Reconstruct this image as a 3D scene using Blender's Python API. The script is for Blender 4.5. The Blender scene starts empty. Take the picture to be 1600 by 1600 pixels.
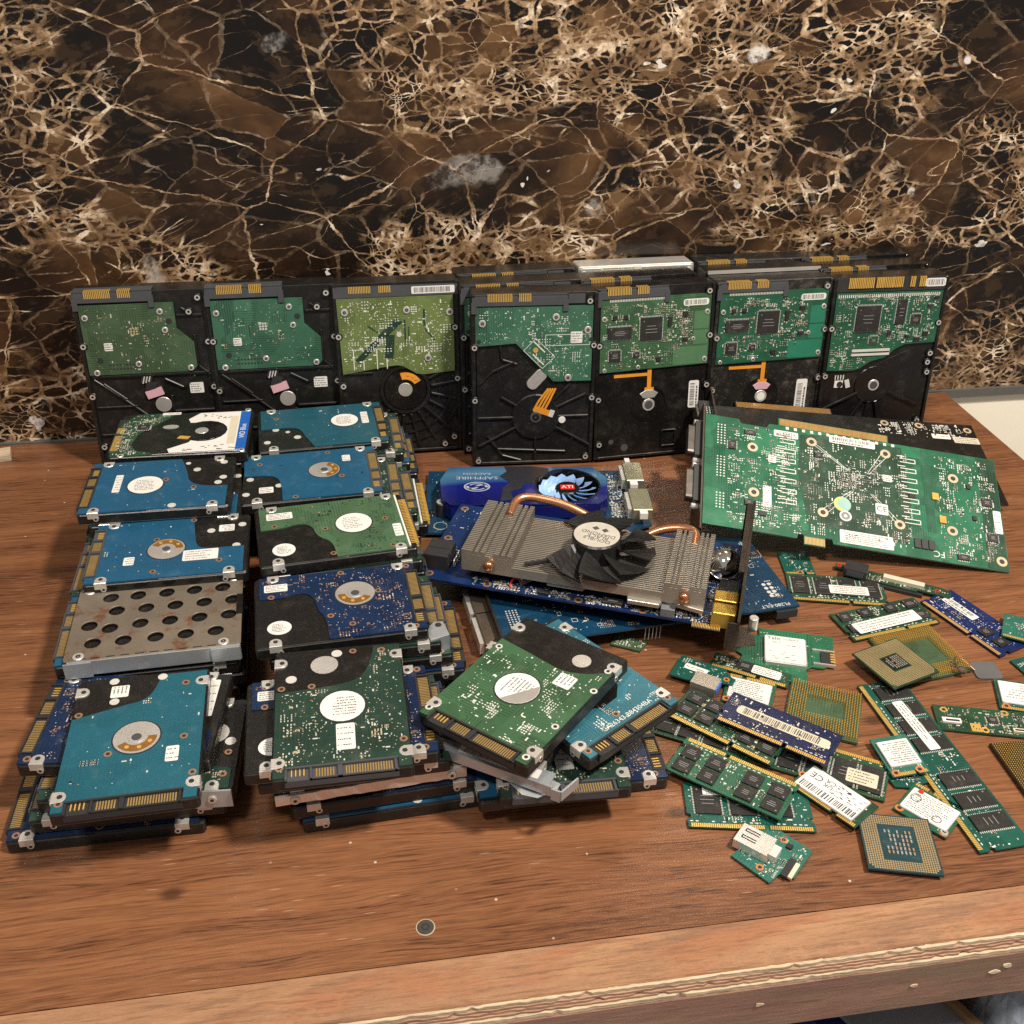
import bpy, math, random
from mathutils import Matrix, Vector, Euler
sc = bpy.context.scene
col = sc.collection
rad = math.radians
# ------------------------------------------------------------------ camera
PITCH, YAW, ROLL, CAMH, FPX = rad(31.603), rad(9.387), rad(-0.973), 0.43665, 1649.6
def camera_axes():
    cp, sp, cy, sy = math.cos(PITCH), math.sin(PITCH), math.cos(YAW), math.sin(YAW)
    f = Vector((sy*cp, cy*cp, -sp)); rt = Vector((cy, -sy, 0)); dn = f.cross(rt)
    c, s = math.cos(ROLL), math.sin(ROLL)
    return c*rt + s*dn, -(c*dn - s*rt), -f
cd = bpy.data.cameras.new('camera'); cam = bpy.data.objects.new('camera', cd); col.objects.link(cam)
ax = camera_axes()
cam.matrix_world = Matrix(((ax[0].x, ax[1].x, ax[2].x, 0), (ax[0].y, ax[1].y, ax[2].y, 0), (ax[0].z, ax[1].z, ax[2].z, CAMH), (0, 0, 0, 1)))
cd.sensor_fit = 'HORIZONTAL'; cd.sensor_width = 36; cd.lens = 36*FPX/1600; cd.clip_start = .01; cd.clip_end = 50
sc.camera = cam
# ------------------------------------------------------------------ world, lamps, exposure
w = bpy.data.worlds.new('World'); sc.world = w; w.use_nodes = True
w.node_tree.nodes['Background'].inputs[0].default_value = (.95, .9, .82, 1)
w.node_tree.nodes['Background'].inputs[1].default_value = .27
def lamp(name, loc, aim, power, size, colr):
    l = bpy.data.lights.new(name, 'AREA'); l.energy = power; l.shape = 'DISK'; l.size = size; l.color = colr
    o = bpy.data.objects.new(name, l); col.objects.link(o); o.location = loc
    o.rotation_euler = (Vector(aim) - Vector(loc)).to_track_quat('-Z', 'Y').to_euler(); return o
lamp('ceiling_lamp', (.72, .02, 1.5), (.15, .6, 0), 38, .16, (1, .9, .77))
lamp('ceiling_lamp_far', (-.45, -.3, 1.8), (.05, .6, 0), 17, .3, (1, .92, .82))
sc.cycles.max_bounces = 5; sc.cycles.diffuse_bounces = 2; sc.cycles.glossy_bounces = 3; sc.cycles.transparent_max_bounces = 6; sc.cycles.caustics_reflective = False; sc.cycles.caustics_refractive = False
sc.cycles.use_adaptive_sampling = True; sc.cycles.adaptive_threshold = .012; sc.cycles.adaptive_min_samples = 48; sc.cycles.use_denoising = False
vs = sc.view_settings; vs.view_transform = 'Standard'; vs.look = 'None'; vs.exposure = 0; vs.gamma = 1
sc.render.resolution_x = sc.render.resolution_y = 1024
# ------------------------------------------------------------------ mesh helpers (millimetres in, metres out)
MM = .001
def rot2(x, y, a):
    c, s = math.cos(a), math.sin(a); return (c*x - s*y, s*x + c*y)
class MB:
    def __init__(s): s.v = []; s.f = []; s.m = []
    def add(s, vs, fs, m=0):
        k = len(s.v); s.v += vs; s.f += [tuple(i+k for i in f) for f in fs]; s.m += [m]*len(fs); return s
    def box(s, x0, y0, z0, x1, y1, z1, m=0):
        return s.add([(x0,y0,z0),(x1,y0,z0),(x1,y1,z0),(x0,y1,z0),(x0,y0,z1),(x1,y0,z1),(x1,y1,z1),(x0,y1,z1)],
            [(3,2,1,0),(4,5,6,7),(0,1,5,4),(1,2,6,5),(2,3,7,6),(3,0,4,7)], m)
    def rbox(s, cx, cy, sx, sy, z0, z1, a=0, m=0):
        p = [rot2(u*sx/2, v*sy/2, a) for u, v in ((-1,-1),(1,-1),(1,1),(-1,1))]
        return s.prism([(cx+x, cy+y) for x, y in p], z0, z1, m)
    def tile(s, cx, cy, sx, sy, z, a=0, m=0, h=.12):      # thin pad: top and sides only
        p = [rot2(u*sx/2, v*sy/2, a) for u, v in ((-1,-1),(1,-1),(1,1),(-1,1))]
        return s.add([(cx+x, cy+y, z-.05) for x, y in p]+[(cx+x, cy+y, z+h) for x, y in p], [(4,5,6,7),(0,1,5,4),(1,2,6,5),(2,3,7,6),(3,0,4,7)], m)
    def prism(s, poly, z0, z1, m=0, ch=0):
        a = sum(poly[i-1][0]*poly[i][1]-poly[i][0]*poly[i-1][1] for i in range(len(poly)))
        if a < 0: poly = poly[::-1]
        n = len(poly); rings = [[(x, y, z0) for x, y in poly]]
        if ch: rings.append([(x, y, z1-ch) for x, y in poly]); rings.append([(x, y, z1) for x, y in inset(poly, ch)])
        else: rings.append([(x, y, z1) for x, y in poly])
        vs = [p for r in rings for p in r]; fs = [tuple(range(n))[::-1], tuple(range((len(rings)-1)*n, len(rings)*n))]
        for k in range(len(rings)-1):
            fs += [(k*n+i, k*n+(i+1) % n, (k+1)*n+(i+1) % n, (k+1)*n+i) for i in range(n)]
        return s.add(vs, fs, m)
    def cyl(s, cx, cy, r, z0, z1, n=20, m=0, ch=0, r2=None):
        if r2 is not None:
            vs = [(cx+r*math.cos(6.28319*i/n), cy+r*math.sin(6.28319*i/n), z0) for i in range(n)]+[(cx+r2*math.cos(6.28319*i/n), cy+r2*math.sin(6.28319*i/n), z1) for i in range(n)]
            return s.add(vs, [tuple(range(n))[::-1], tuple(range(n, 2*n))]+[(i, (i+1) % n, n+(i+1) % n, n+i) for i in range(n)], m)
        return s.prism(circle(cx, cy, r, n), z0, z1, m, ch)
    def ring(s, cx, cy, r0, r1, z0, z1, n=24, a0=0, a1=360, m=0):
        full = abs(a1-a0) >= 359.9; k = n if full else n+1
        vs = []
        for i in range(k):
            a = rad(a0+(a1-a0)*i/n)
            for r, z in ((r0, z0), (r1, z0), (r1, z1), (r0, z1)): vs.append((cx+r*math.cos(a), cy+r*math.sin(a), z))
        fs = []
        for i in range(n):
            j = (i+1) % k
            for q in range(4): fs.append((i*4+q, j*4+q, j*4+(q+1) % 4, i*4+(q+1) % 4)[::-1])
        if not full: fs += [(0,1,2,3), tuple(4*n+q for q in (3,2,1,0))]
        return s.add(vs, fs, m)
    def tube(s, pts, r, n=8, m=0):
        pts = [Vector(p) for p in pts]; vs = []; up = Vector((0, 0, 1))
        for i, p in enumerate(pts):
            t = (pts[min(i+1, len(pts)-1)]-pts[max(i-1, 0)]).normalized()
            u = t.cross(up); u = u.normalized() if u.length > 1e-4 else Vector((1, 0, 0)); v = u.cross(t)
            for k in range(n):
                a = 6.28319*k/n; q = p+(u*math.cos(a)+v*math.sin(a))*r; vs.append(tuple(q))
        fs = [(i*n+k, i*n+(k+1) % n, (i+1)*n+(k+1) % n, (i+1)*n+k) for i in range(len(pts)-1) for k in range(n)]
        fs += [tuple(range(n))[::-1], tuple(range((len(pts)-1)*n, len(pts)*n))]
        return s.add(vs, fs, m)
    def bar(s, x0, y0, x1, y1, wd, z0, z1, m=0, ch=0):
        L, a = math.hypot(x1-x0, y1-y0)/2, math.atan2(y1-y0, x1-x0); q = [rot2(u*L, v*wd/2, a) for u, v in ((-1,-1),(1,-1),(1,1),(-1,1))]
        return s.prism([((x0+x1)/2+x, (y0+y1)/2+y) for x, y in q], z0, z1, m, ch)
    def xform(s, f): s.v = [f(*p) for p in s.v]; return s
    def build(s, name, mats, parent=None, kind=None, smooth=False):
        me = bpy.data.meshes.new(name); me.from_pydata([(x*MM, y*MM, z*MM) for x, y, z in s.v], [], s.f)
        for mt in (mats if isinstance(mats, (list, tuple)) else [mats]): me.materials.append(mt)
        if isinstance(mats, (list, tuple)): me.polygons.foreach_set('material_index', s.m)
        if smooth: me.polygons.foreach_set('use_smooth', [True]*len(s.f))
        me.update()
        o = bpy.data.objects.new(name, me); col.objects.link(o); o.parent = parent
        if kind: o['kind'] = kind
        return o
def circle(cx, cy, r, n=20, a0=0): return [(cx+r*math.cos(a0+6.2831853*i/n), cy+r*math.sin(a0+6.2831853*i/n)) for i in range(n)]
def inset(poly, d):
    n = len(poly); out = []
    for i in range(n):
        p, q, r = Vector(poly[i-1]), Vector(poly[i]), Vector(poly[(i+1) % n])
        a = (q-p).normalized(); b = (r-q).normalized(); na = Vector((-a.y, a.x)); nb = Vector((-b.y, b.x)); k = na+nb
        k = k/max(k.dot(k)/2, .35); out.append((q.x+k.x*d, q.y+k.y*d))
    return out
def rrect(x0, y0, x1, y1, r=1.5, n=3):
    out = []
    for cx, cy, a in ((x1-r, y1-r, 0), (x0+r, y1-r, 90), (x0+r, y0+r, 180), (x1-r, y0+r, 270)):
        for i in range(n+1):
            t = rad(a+90*i/n); out.append((cx+r*math.cos(t), cy+r*math.sin(t)))
    return out
def soften(path, it=2):
    for _ in range(it):
        q = [path[0]]
        for i in range(len(path)-1):
            a, b = path[i], path[i+1]
            q += [(a[0]*.75+b[0]*.25, a[1]*.75+b[1]*.25), (a[0]*.25+b[0]*.75, a[1]*.25+b[1]*.75)]
        path = q+[path[-1]]
    return path
def inside(p, poly):
    x, y = p; r = False
    for i in range(len(poly)):
        (x0, y0), (x1, y1) = poly[i-1], poly[i]
        if (y0 > y) != (y1 > y) and x < (x1-x0)*(y-y0)/(y1-y0)+x0: r = not r
    return r
def empty(name, loc, rot=(0, 0, 0), label=None, cat=None, group=None):      # loc in mm, rot in degrees
    o = bpy.data.objects.new(name, None); col.objects.link(o); o.empty_display_size = .01
    o.location = [c*MM for c in loc]; o.rotation_euler = [rad(a) for a in rot]
    return tag(o, label, cat, group)
def tag(o, label=None, cat=None, group=None, kind=None):
    for k, v in (('label', label), ('category', cat), ('group', group), ('kind', kind)):
        if v: o[k] = v
    return o
def copy_tree(o, parent=None):
    c = o.copy(); col.objects.link(c); c.parent = parent
    for ch in o.children: copy_tree(ch, c)
    return c
TEXTS = []
def text(body, size, x, y, z, parent, mt, rot=0, align='CENTER', name='lettering', sx=1):
    TEXTS.append((body, size, x, y, z, parent, mt, rot, align, name, sx))
def make_texts():
    tmp = []
    for t in TEXTS:
        c = bpy.data.curves.new('t', 'FONT'); c.body = t[0]; c.size = t[1]*MM*1.38; c.align_x = t[8]; c.align_y = 'CENTER'; c.resolution_u = 2; c.space_line = .8
        o = bpy.data.objects.new('t', c); col.objects.link(o); tmp.append(o)
    bpy.context.view_layer.update(); dg = bpy.context.evaluated_depsgraph_get()
    for o, t in zip(tmp, TEXTS):
        me = bpy.data.meshes.new_from_object(o.evaluated_get(dg)); me.materials.clear(); me.materials.append(t[6])
        n = bpy.data.objects.new(t[9], me); col.objects.link(n); n.parent = t[5]
        n.location = (t[2]*MM, t[3]*MM, t[4]*MM); n.rotation_euler = (0, 0, rad(t[7])); n.scale = (t[10], 1, 1)
    for o in tmp:
        c = o.data; bpy.data.objects.remove(o); bpy.data.curves.remove(c)
# ------------------------------------------------------------------ materials
MATS = {}
def nd(nt, typ, ins=None, **at):
    n = nt.nodes.new('ShaderNode'+typ)
    for k, v in at.items(): setattr(n, k, v)
    for k, v in (ins or {}).items():
        s = n.inputs[k]
        if isinstance(v, bpy.types.NodeSocket): nt.links.new(v, s)
        else: s.default_value = v
    return n
def C(*c): return tuple(c)+(1,)
def new_mat(name):
    m = bpy.data.materials.new(name); m.use_nodes = True; nt = m.node_tree
    b = nt.nodes['Principled BSDF']; return m, nt, b
def ramp(nt, fac, stops, interp='LINEAR'):
    r = nd(nt, 'ValToRGB', {0: fac}); e = r.color_ramp.elements; r.color_ramp.interpolation = interp
    while len(e) < len(stops): e.new(.5)
    for k, (p, c) in zip(e, stops): k.position = p; k.color = c if len(c) == 4 else tuple(c)+(1,)
    return r.outputs[0]
def mixc(nt, f, a, b, mode='MIX'):
    n = nd(nt, 'Mix', {0: f}, data_type='RGBA', blend_type=mode)
    for k, v in ((6, a), (7, b)):
        if isinstance(v, bpy.types.NodeSocket): nt.links.new(v, n.inputs[k])
        else: n.inputs[k].default_value = v if len(v) == 4 else tuple(v)+(1,)
    return n.outputs[2]
def mth(nt, op, a, b=0, c=0, clamp=False): return nd(nt, 'Math', {0: a, 1: b, 2: c}, operation=op, use_clamp=clamp).outputs[0]
def sstep(nt, x, a, b, lo=0, hi=1): return nd(nt, 'MapRange', {0: x, 1: a, 2: b, 3: lo, 4: hi}, interpolation_type='SMOOTHSTEP').outputs[0]
def noise(nt, v, s, d=3, r=.55, dist=0): return nd(nt, 'TexNoise', {'Vector': v, 'Scale': s, 'Detail': d, 'Roughness': r, 'Distortion': dist})
def noise2(nt, v, s, d=3, r=.55): return nd(nt, 'TexNoise', {'Vector': v, 'Scale': s, 'Detail': d, 'Roughness': r}, noise_dimensions='2D')
def obj_coord(nt, jitter=True):
    tc = nd(nt, 'TexCoord').outputs['Object']
    if not jitter: return tc
    oi = nd(nt, 'ObjectInfo'); k = mth(nt, 'MULTIPLY', oi.outputs['Random'], 3.7)
    return nd(nt, 'VectorMath', {0: tc, 1: k}, operation='ADD').outputs[0]
def plain(name, c, rough=.5, metal=0, wear=.25, scale=300, bump=0, dust=0, coat=0, rust=0):
    if name in MATS: return MATS[name]
    m, nt, b = new_mat(name); v = obj_coord(nt)
    n1 = noise(nt, v, scale*.2, 4, .7).outputs[0]
    k = mth(nt, 'MULTIPLY_ADD', n1, wear*2, 1-wear); cc = mixc(nt, 1, C(*c), nd(nt, 'CombineColor', {0: k, 1: k, 2: k}).outputs[0], 'MULTIPLY')
    if dust:
        n2 = noise(nt, v, 700, 2, .7).outputs[0]
        f = mth(nt, 'ADD', sstep(nt, n2, .64, .72, 0, .5), sstep(nt, n1, .5, .8, 0, .3)); cc = mixc(nt, mth(nt, 'MULTIPLY', f, dust), cc, C(.3, .26, .22))
    if rust:
        rf = sstep(nt, noise(nt, v, 70, 6, .7).outputs[0], .52, .66); cc = mixc(nt, mth(nt, 'MULTIPLY', rf, rust), cc, C(.2, .07, .025))
    nt.links.new(cc, b.inputs['Base Color']); b.inputs['Metallic'].default_value = metal
    nt.links.new(mth(nt, 'MULTIPLY_ADD', n1, .3, rough-.15, True), b.inputs['Roughness'])
    if coat: b.inputs['Coat Weight'].default_value = coat
    if bump: nt.links.new(nd(nt, 'Bump', {'Height': n1, 'Strength': bump, 'Distance': .0004}).outputs[0], b.inputs['Normal'])
    MATS[name] = m; return m
def pcb(name, c, tr=.3, rough=.38, pour=.35):
    """solder-masked board: copper pours and runs of tracks show through as lighter and darker shades of the mask"""
    if name in MATS: return MATS[name]
    m, nt, b = new_mat(name); v = obj_coord(nt)
    vo = nd(nt, 'TexVoronoi', {'Vector': v, 'Scale': 62, 'Randomness': .9}, distance='CHEBYCHEV')
    cell = nd(nt, 'SeparateColor', {0: vo.outputs['Color']}).outputs
    xy = nd(nt, 'SeparateXYZ', {0: v}).outputs
    dirn = mth(nt, 'GREATER_THAN', cell[0], .5)
    co = nd(nt, 'Mix', {0: dirn, 2: xy[0], 3: xy[1]}, data_type='FLOAT').outputs[0]
    ln = sstep(nt, mth(nt, 'SINE', mth(nt, 'MULTIPLY', co, 3300)), .3, .75)
    on = mth(nt, 'GREATER_THAN', cell[1], .55)
    po = nd(nt, 'TexVoronoi', {'Vector': v, 'Scale': 42, 'Randomness': 1}, distance='MANHATTAN')
    pc = nd(nt, 'SeparateColor', {0: po.outputs['Color']}).outputs[0]
    k = mth(nt, 'ADD', mth(nt, 'MULTIPLY', mth(nt, 'MULTIPLY', ln, on), -tr), mth(nt, 'MULTIPLY_ADD', pc, pour, 1-pour*.5))
    g = noise(nt, v, 80, 4, .65).outputs[0]; k = mth(nt, 'MULTIPLY', k, mth(nt, 'MULTIPLY_ADD', g, .3, .85))
    cc = mixc(nt, 1, C(*c), nd(nt, 'CombineColor', {0: k, 1: k, 2: k}).outputs[0], 'MULTIPLY')
    cc = mixc(nt, sstep(nt, g, .55, .8, 0, .12), cc, C(.32, .3, .26))
    sp = sstep(nt, noise(nt, v, 1100, 2, .6).outputs[0], .7, .76); cc = mixc(nt, mth(nt, 'MULTIPLY', sp, .35), cc, C(.4, .38, .33))
    nt.links.new(cc, b.inputs['Base Color'])
    nt.links.new(mth(nt, 'MULTIPLY_ADD', g, .3, rough-.15), b.inputs['Roughness'])
    nt.links.new(nd(nt, 'Bump', {'Height': k, 'Strength': .25, 'Distance': .0002}).outputs[0], b.inputs['Normal'])
    MATS[name] = m; return m
def stripes(name, c0, c1, axis, freq, rough=.35, metal=.8, duty=.0):
    if name in MATS: return MATS[name]
    m, nt, b = new_mat(name); v = nd(nt, 'TexCoord').outputs['Object']
    s = sstep(nt, mth(nt, 'SINE', mth(nt, 'MULTIPLY', nd(nt, 'SeparateXYZ', {0: v}).outputs[axis], freq)), duty-.25, duty+.25)
    nt.links.new(mixc(nt, s, C(*c0), C(*c1)), b.inputs['Base Color']); b.inputs['Metallic'].default_value = metal; b.inputs['Roughness'].default_value = rough
    MATS[name] = m; return m
def marble():
    m, nt, b = new_mat('dark_emperador_marble'); xyz = nd(nt, 'SeparateXYZ', {0: nd(nt, 'TexCoord').outputs['Object']}).outputs
    p0 = nd(nt, 'CombineXYZ', {0: xyz[0], 1: xyz[2], 2: 0}).outputs[0]          # the slab's face: x along, z up
    def n2(p, s, d=2, r=.55): return nd(nt, 'TexNoise', {'Vector': p, 'Scale': s, 'Detail': d, 'Roughness': r}, noise_dimensions='2D')
    def shift(p, v): return nd(nt, 'VectorMath', {0: p, 1: v}, operation='ADD').outputs[0]
    def warp(p, s, a, d=2):
        q = nd(nt, 'VectorMath', {0: n2(p, s, d).outputs['Color'], 1: (.5, .5, .5)}, operation='SUBTRACT').outputs[0]
        return nd(nt, 'VectorMath', {0: nd(nt, 'VectorMath', {0: q, 'Scale': a}, operation='SCALE').outputs[0], 1: p}, operation='ADD').outputs[0]
    sk = nd(nt, 'Mapping', {'Vector': p0, 'Rotation': (0, 0, rad(-25)), 'Scale': (.8, 1.2, 1)}).outputs[0]
    p1 = warp(sk, 6, .035, 1); p2 = warp(p1, 46, .007, 2); p3 = warp(p2, 200, .0023, 3)
    def edge(p, s): return nd(nt, 'TexVoronoi', {'Vector': p, 'Scale': s}, feature='DISTANCE_TO_EDGE', voronoi_dimensions='2D').outputs['Distance']
    def cell(p, s): return nd(nt, 'SeparateColor', {0: nd(nt, 'TexVoronoi', {'Vector': p, 'Scale': s}, voronoi_dimensions='2D').outputs['Color']}).outputs
    thick = n2(p0, 30, 5, .72).outputs[0]; grit = n2(p0, 170, 3, .7).outputs[0]
    dn = n2(p1, 6, 3, .6).outputs[0]; dense = sstep(nt, dn, .46, .53); dense2 = sstep(nt, n2(shift(p1, (3.1, 7.7, 0)), 12, 2, .6).outputs[0], .47, .57)
    def vein(p, s, wd, lo, hi):
        t = mth(nt, 'MULTIPLY', sstep(nt, thick, .3, .72, lo, hi), wd); return sstep(nt, mth(nt, 'DIVIDE', mth(nt, 'MULTIPLY_ADD', grit, .012, mth(nt, 'SUBTRACT', edge(p, s), .006)), t), .55, 1, 1, 0)
    vB = vein(p3, 13, .02, .08, 1.2); vM = mth(nt, 'MULTIPLY', vein(p3, 28, .036, .08, 1.9), sstep(nt, dn, .42, .5, .25, 1))
    vS = mth(nt, 'MULTIPLY', vein(p3, 62, .085, .15, 1.9), dense); vX = mth(nt, 'MULTIPLY', vein(p3, 125, .16, .2, 1.7), mth(nt, 'MULTIPLY', dense, dense2))
    def crack(rot, s, wd, off):
        mp = nd(nt, 'Mapping', {'Vector': p2, 'Location': (off, off*2, 0), 'Rotation': (0, 0, rad(rot)), 'Scale': (1, 2.6, 1)}).outputs[0]
        return sstep(nt, mth(nt, 'ABSOLUTE', mth(nt, 'SUBTRACT', n2(mp, s, 2, .5).outputs[0], .5)), wd*.3, wd, 1, 0)
    brk = sstep(nt, thick, .42, .6)
    vF = mth(nt, 'MULTIPLY', crack(-52, 5, .0045, 2), brk); vG = mth(nt, 'MULTIPLY', crack(12, 5, .003, 5), mth(nt, 'MULTIPLY', brk, .7)); vH = mth(nt, 'MULTIPLY', crack(-48, 9, .004, 9), mth(nt, 'MULTIPLY_ADD', brk, .4, .05))
    v = vB
    for q in (vM, vS, vX, vF, vG, vH): v = mth(nt, 'MAXIMUM', v, q)
    cloud = n2(p2, 15, 4, .6).outputs[0]
    c11 = cell(p3, 13); c24 = cell(p3, 28); c50 = cell(p3, 62)
    tone = mth(nt, 'MULTIPLY_ADD', c11[0], .34, mth(nt, 'MULTIPLY_ADD', cloud, 1.15, -.47))
    tone = mth(nt, 'MULTIPLY_ADD', mth(nt, 'SUBTRACT', c24[1], .5), .38, tone); tone = mth(nt, 'MULTIPLY_ADD', mth(nt, 'SUBTRACT', c50[0], .62), mth(nt, 'MULTIPLY', dense, .5), tone)
    base = ramp(nt, tone, [(0, (.0065, .0052, .0048)), (.2, (.012, .0072, .0052)), (.38, (.03, .0155, .0085)), (.58, (.066, .033, .0145)), (.85, (.155, .082, .036))])
    base = mixc(nt, mth(nt, 'MULTIPLY', sstep(nt, n2(p3, 36, 5, .72).outputs[0], .53, .62), mth(nt, 'MULTIPLY_ADD', dense, .6, .12)), base, C(.19, .11, .052))
    vc = ramp(nt, n2(p3, 42, 4, .7).outputs[0], [(.33, (.13, .075, .038)), (.45, (.25, .155, .085)), (.56, (.44, .305, .19)), (.68, (.8, .66, .5))])
    cc = mixc(nt, mth(nt, 'MULTIPLY', v, sstep(nt, grit, .34, .52, .4, 1)), base, vc)
    for (x, z, r, f, sx) in ((.337, .308, .012, .95, 1), (.521, .302, .013, .95, 1), (.115, .222, .026, .3, .5), (-.045, .32, .022, .3, 1), (.495, .196, .009, .8, 1), (-.155, .13, .024, .35, 2.2), (.47, .11, .016, .45, .8), (.21, .19, .012, .3, 1)):
        d = nd(nt, 'VectorMath', {0: nd(nt, 'VectorMath', {0: nd(nt, 'VectorMath', {0: p0, 1: (x, z, 0)}, operation='SUBTRACT').outputs[0], 1: (sx, 1/sx if sx > 1 else 1, 0)}, operation='MULTIPLY').outputs[0]}, operation='LENGTH').outputs['Value']
        k = mth(nt, 'MULTIPLY', sstep(nt, mth(nt, 'DIVIDE', d, mth(nt, 'MULTIPLY_ADD', cloud, 2.6*r, -.75*r)), .55, 1, f, 0), sstep(nt, mth(nt, 'ADD', thick, mth(nt, 'MULTIPLY', grit, .5)), .62, .8, .15, 1))
        cc = mixc(nt, k, cc, C(.66, .63, .6))
    nt.links.new(cc, b.inputs['Base Color'])
    nt.links.new(mth(nt, 'MULTIPLY_ADD', cloud, .18, .12), b.inputs['Roughness']); b.inputs['Specular IOR Level'].default_value = .4
    return m
def wood():
    m, nt, b = new_mat('walnut_laminate'); p = nd(nt, 'TexCoord').outputs['Object']
    w1 = noise2(nt, nd(nt, 'Mapping', {'Vector': p, 'Scale': (1.3, 5, 1)}).outputs[0], 2.6, 3, .5).outputs['Color']
    q = nd(nt, 'VectorMath', {0: nd(nt, 'VectorMath', {0: w1, 1: (0, .03, 0)}, operation='MULTIPLY').outputs[0], 1: p}, operation='ADD').outputs[0]
    def g(sx, sy, d=3, r=.6, off=0): return noise2(nt, nd(nt, 'Mapping', {'Vector': q, 'Location': (off, off*1.7, 0), 'Scale': (sx, sy, 1)}).outputs[0], 1, d, r).outputs[0]
    band = g(2.2, 75, 3, .55); mid = g(8, 300, 3, .6, 3); fine = g(60, 900, 2, .6, 7); pore = g(30, 850, 2, .55, 11); blot = noise2(nt, p, 7, 3).outputs[0]
    t = mth(nt, 'ADD', mth(nt, 'MULTIPLY', band, .5), mth(nt, 'ADD', mth(nt, 'MULTIPLY', mid, .32), mth(nt, 'MULTIPLY_ADD', blot, .16, .02)))
    cc = ramp(nt, t, [(.3, (.085, .032, .0155)), (.44, (.16, .062, .028)), (.58, (.235, .096, .042)), (.75, (.295, .13, .06))])
    cc = mixc(nt, sstep(nt, mid, .48, .66, 0, .6), cc, C(.1, .04, .018)); cc = mixc(nt, mth(nt, 'MULTIPLY', sstep(nt, pore, .55, .66, 0, .75), sstep(nt, band, .42, .58, 1, .45)), cc, C(.035, .015, .009))
    cc = mixc(nt, sstep(nt, fine, .4, .7, 0, .3), cc, C(.34, .155, .07))
    kn = nd(nt, 'TexVoronoi', {'Vector': nd(nt, 'Mapping', {'Vector': p, 'Scale': (1, 1.6, 1)}).outputs[0], 'Scale': 5.5}, voronoi_dimensions='2D').outputs['Distance']
    cc = mixc(nt, sstep(nt, kn, .012, .05, .75, 0), cc, C(.04, .018, .01))
    sc_ = nd(nt, 'TexVoronoi', {'Vector': p, 'Scale': 85}, voronoi_dimensions='2D').outputs['Distance']; cc = mixc(nt, mth(nt, 'MULTIPLY', sstep(nt, sc_, .04, .08, .8, 0), sstep(nt, noise2(nt, p, 45, 1).outputs[0], .7, .74)), cc, C(.62, .52, .42))
    sr = nd(nt, 'TexVoronoi', {'Vector': nd(nt, 'Mapping', {'Vector': p, 'Rotation': (0, 0, .6), 'Scale': (12, 160, 1)}).outputs[0], 'Scale': 1.2}, voronoi_dimensions='2D').outputs['Distance']; cc = mixc(nt, mth(nt, 'MULTIPLY', sstep(nt, sr, .02, .06, .5, 0), sstep(nt, noise2(nt, p, 14, 1).outputs[0], .52, .6)), cc, C(.5, .36, .26))
    nt.links.new(cc, b.inputs['Base Color'])
    nt.links.new(mth(nt, 'ADD', mth(nt, 'MULTIPLY_ADD', blot, .22, .14), mth(nt, 'MULTIPLY', mid, .14)), b.inputs['Roughness']); b.inputs['Specular IOR Level'].default_value = .6
    nt.links.new(nd(nt, 'Bump', {'Height': mth(nt, 'SUBTRACT', mth(nt, 'MULTIPLY', mid, .5), pore), 'Strength': .3, 'Distance': .0006}).outputs[0], b.inputs['Normal'])
    return m
def worn_wood(name, c0, c1, c2, rough=.7, sy=60):
    m, nt, b = new_mat(name); p = nd(nt, 'TexCoord').outputs['Object']
    g = noise(nt, nd(nt, 'Mapping', {'Vector': p, 'Scale': (9, sy, sy)}).outputs[0], 1.5, 6, .7).outputs[0]; bl = noise(nt, nd(nt, 'Mapping', {'Vector': p, 'Scale': (9, 40, 40)}).outputs[0], 1, 5, .7).outputs[0]; f = noise(nt, nd(nt, 'Mapping', {'Vector': p, 'Scale': (26, 420, 420)}).outputs[0], 1.6, 4, .7).outputs[0]
    cc = mixc(nt, sstep(nt, g, .35, .65), C(*c0), C(*c1)); cc = mixc(nt, sstep(nt, bl, .48, .62, 0, .85), cc, C(*c2)); cc = mixc(nt, sstep(nt, f, .46, .68, 0, .6), cc, C(c1[0]*.35, c1[1]*.33, c1[2]*.33)); gr = noise(nt, nd(nt, 'Mapping', {'Vector': p, 'Scale': (2, 16, 16)}).outputs[0], 5, 6, .75).outputs[0]; cc = mixc(nt, sstep(nt, gr, .5, .7, 0, .5), cc, C(c0[0]*.45, c0[1]*.5, c0[2]*.6))
    nt.links.new(cc, b.inputs['Base Color']); b.inputs['Roughness'].default_value = rough
    nt.links.new(nd(nt, 'Bump', {'Height': mth(nt, 'ADD', g, f), 'Strength': .7, 'Distance': .0012}).outputs[0], b.inputs['Normal'])
    return m
BLACK = plain('black_casting', (.0095, .009, .0085), .33, .0, .3, 500, .1, .22)
GLOSSBLK = plain('black_lacquer', (.0075, .007, .0068), .2, 0, .3, 300, 0, .25)
DARK = plain('dark_plastic', (.025, .025, .027), .5, 0, .2, 400)
CHIP = plain('chip_resin', (.021, .02, .0195), .45, 0, .25, 400, .1, .35)
STEEL = plain('bare_steel', (.74, .72, .68), .3, .6, .2, 400)
ALU = plain('aluminium', (.62, .6, .57), .34, .6, .15, 300, .1)
NICKEL = plain('dull_nickel', (.46, .42, .36), .33, .6, .25, 200, .1)
GREYP = plain('grey_plastic', (.06, .063, .07), .45, 0, .2, 300)
GOLDD = plain('worn_gold', (.44, .29, .1), .36, .45, .3, 500)
GOLD = plain('gold_contact', (.8, .5, .12), .32, .45, .2, 500)
COPPER = plain('copper', (.66, .32, .17), .27, .85, .2, 200)
RINGCU = plain('ring_pad', (.42, .24, .14), .4, .5, .3, 400)
TIN = plain('tinned_pad', (.72, .71, .66), .4, .3, .2, 500)
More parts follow.
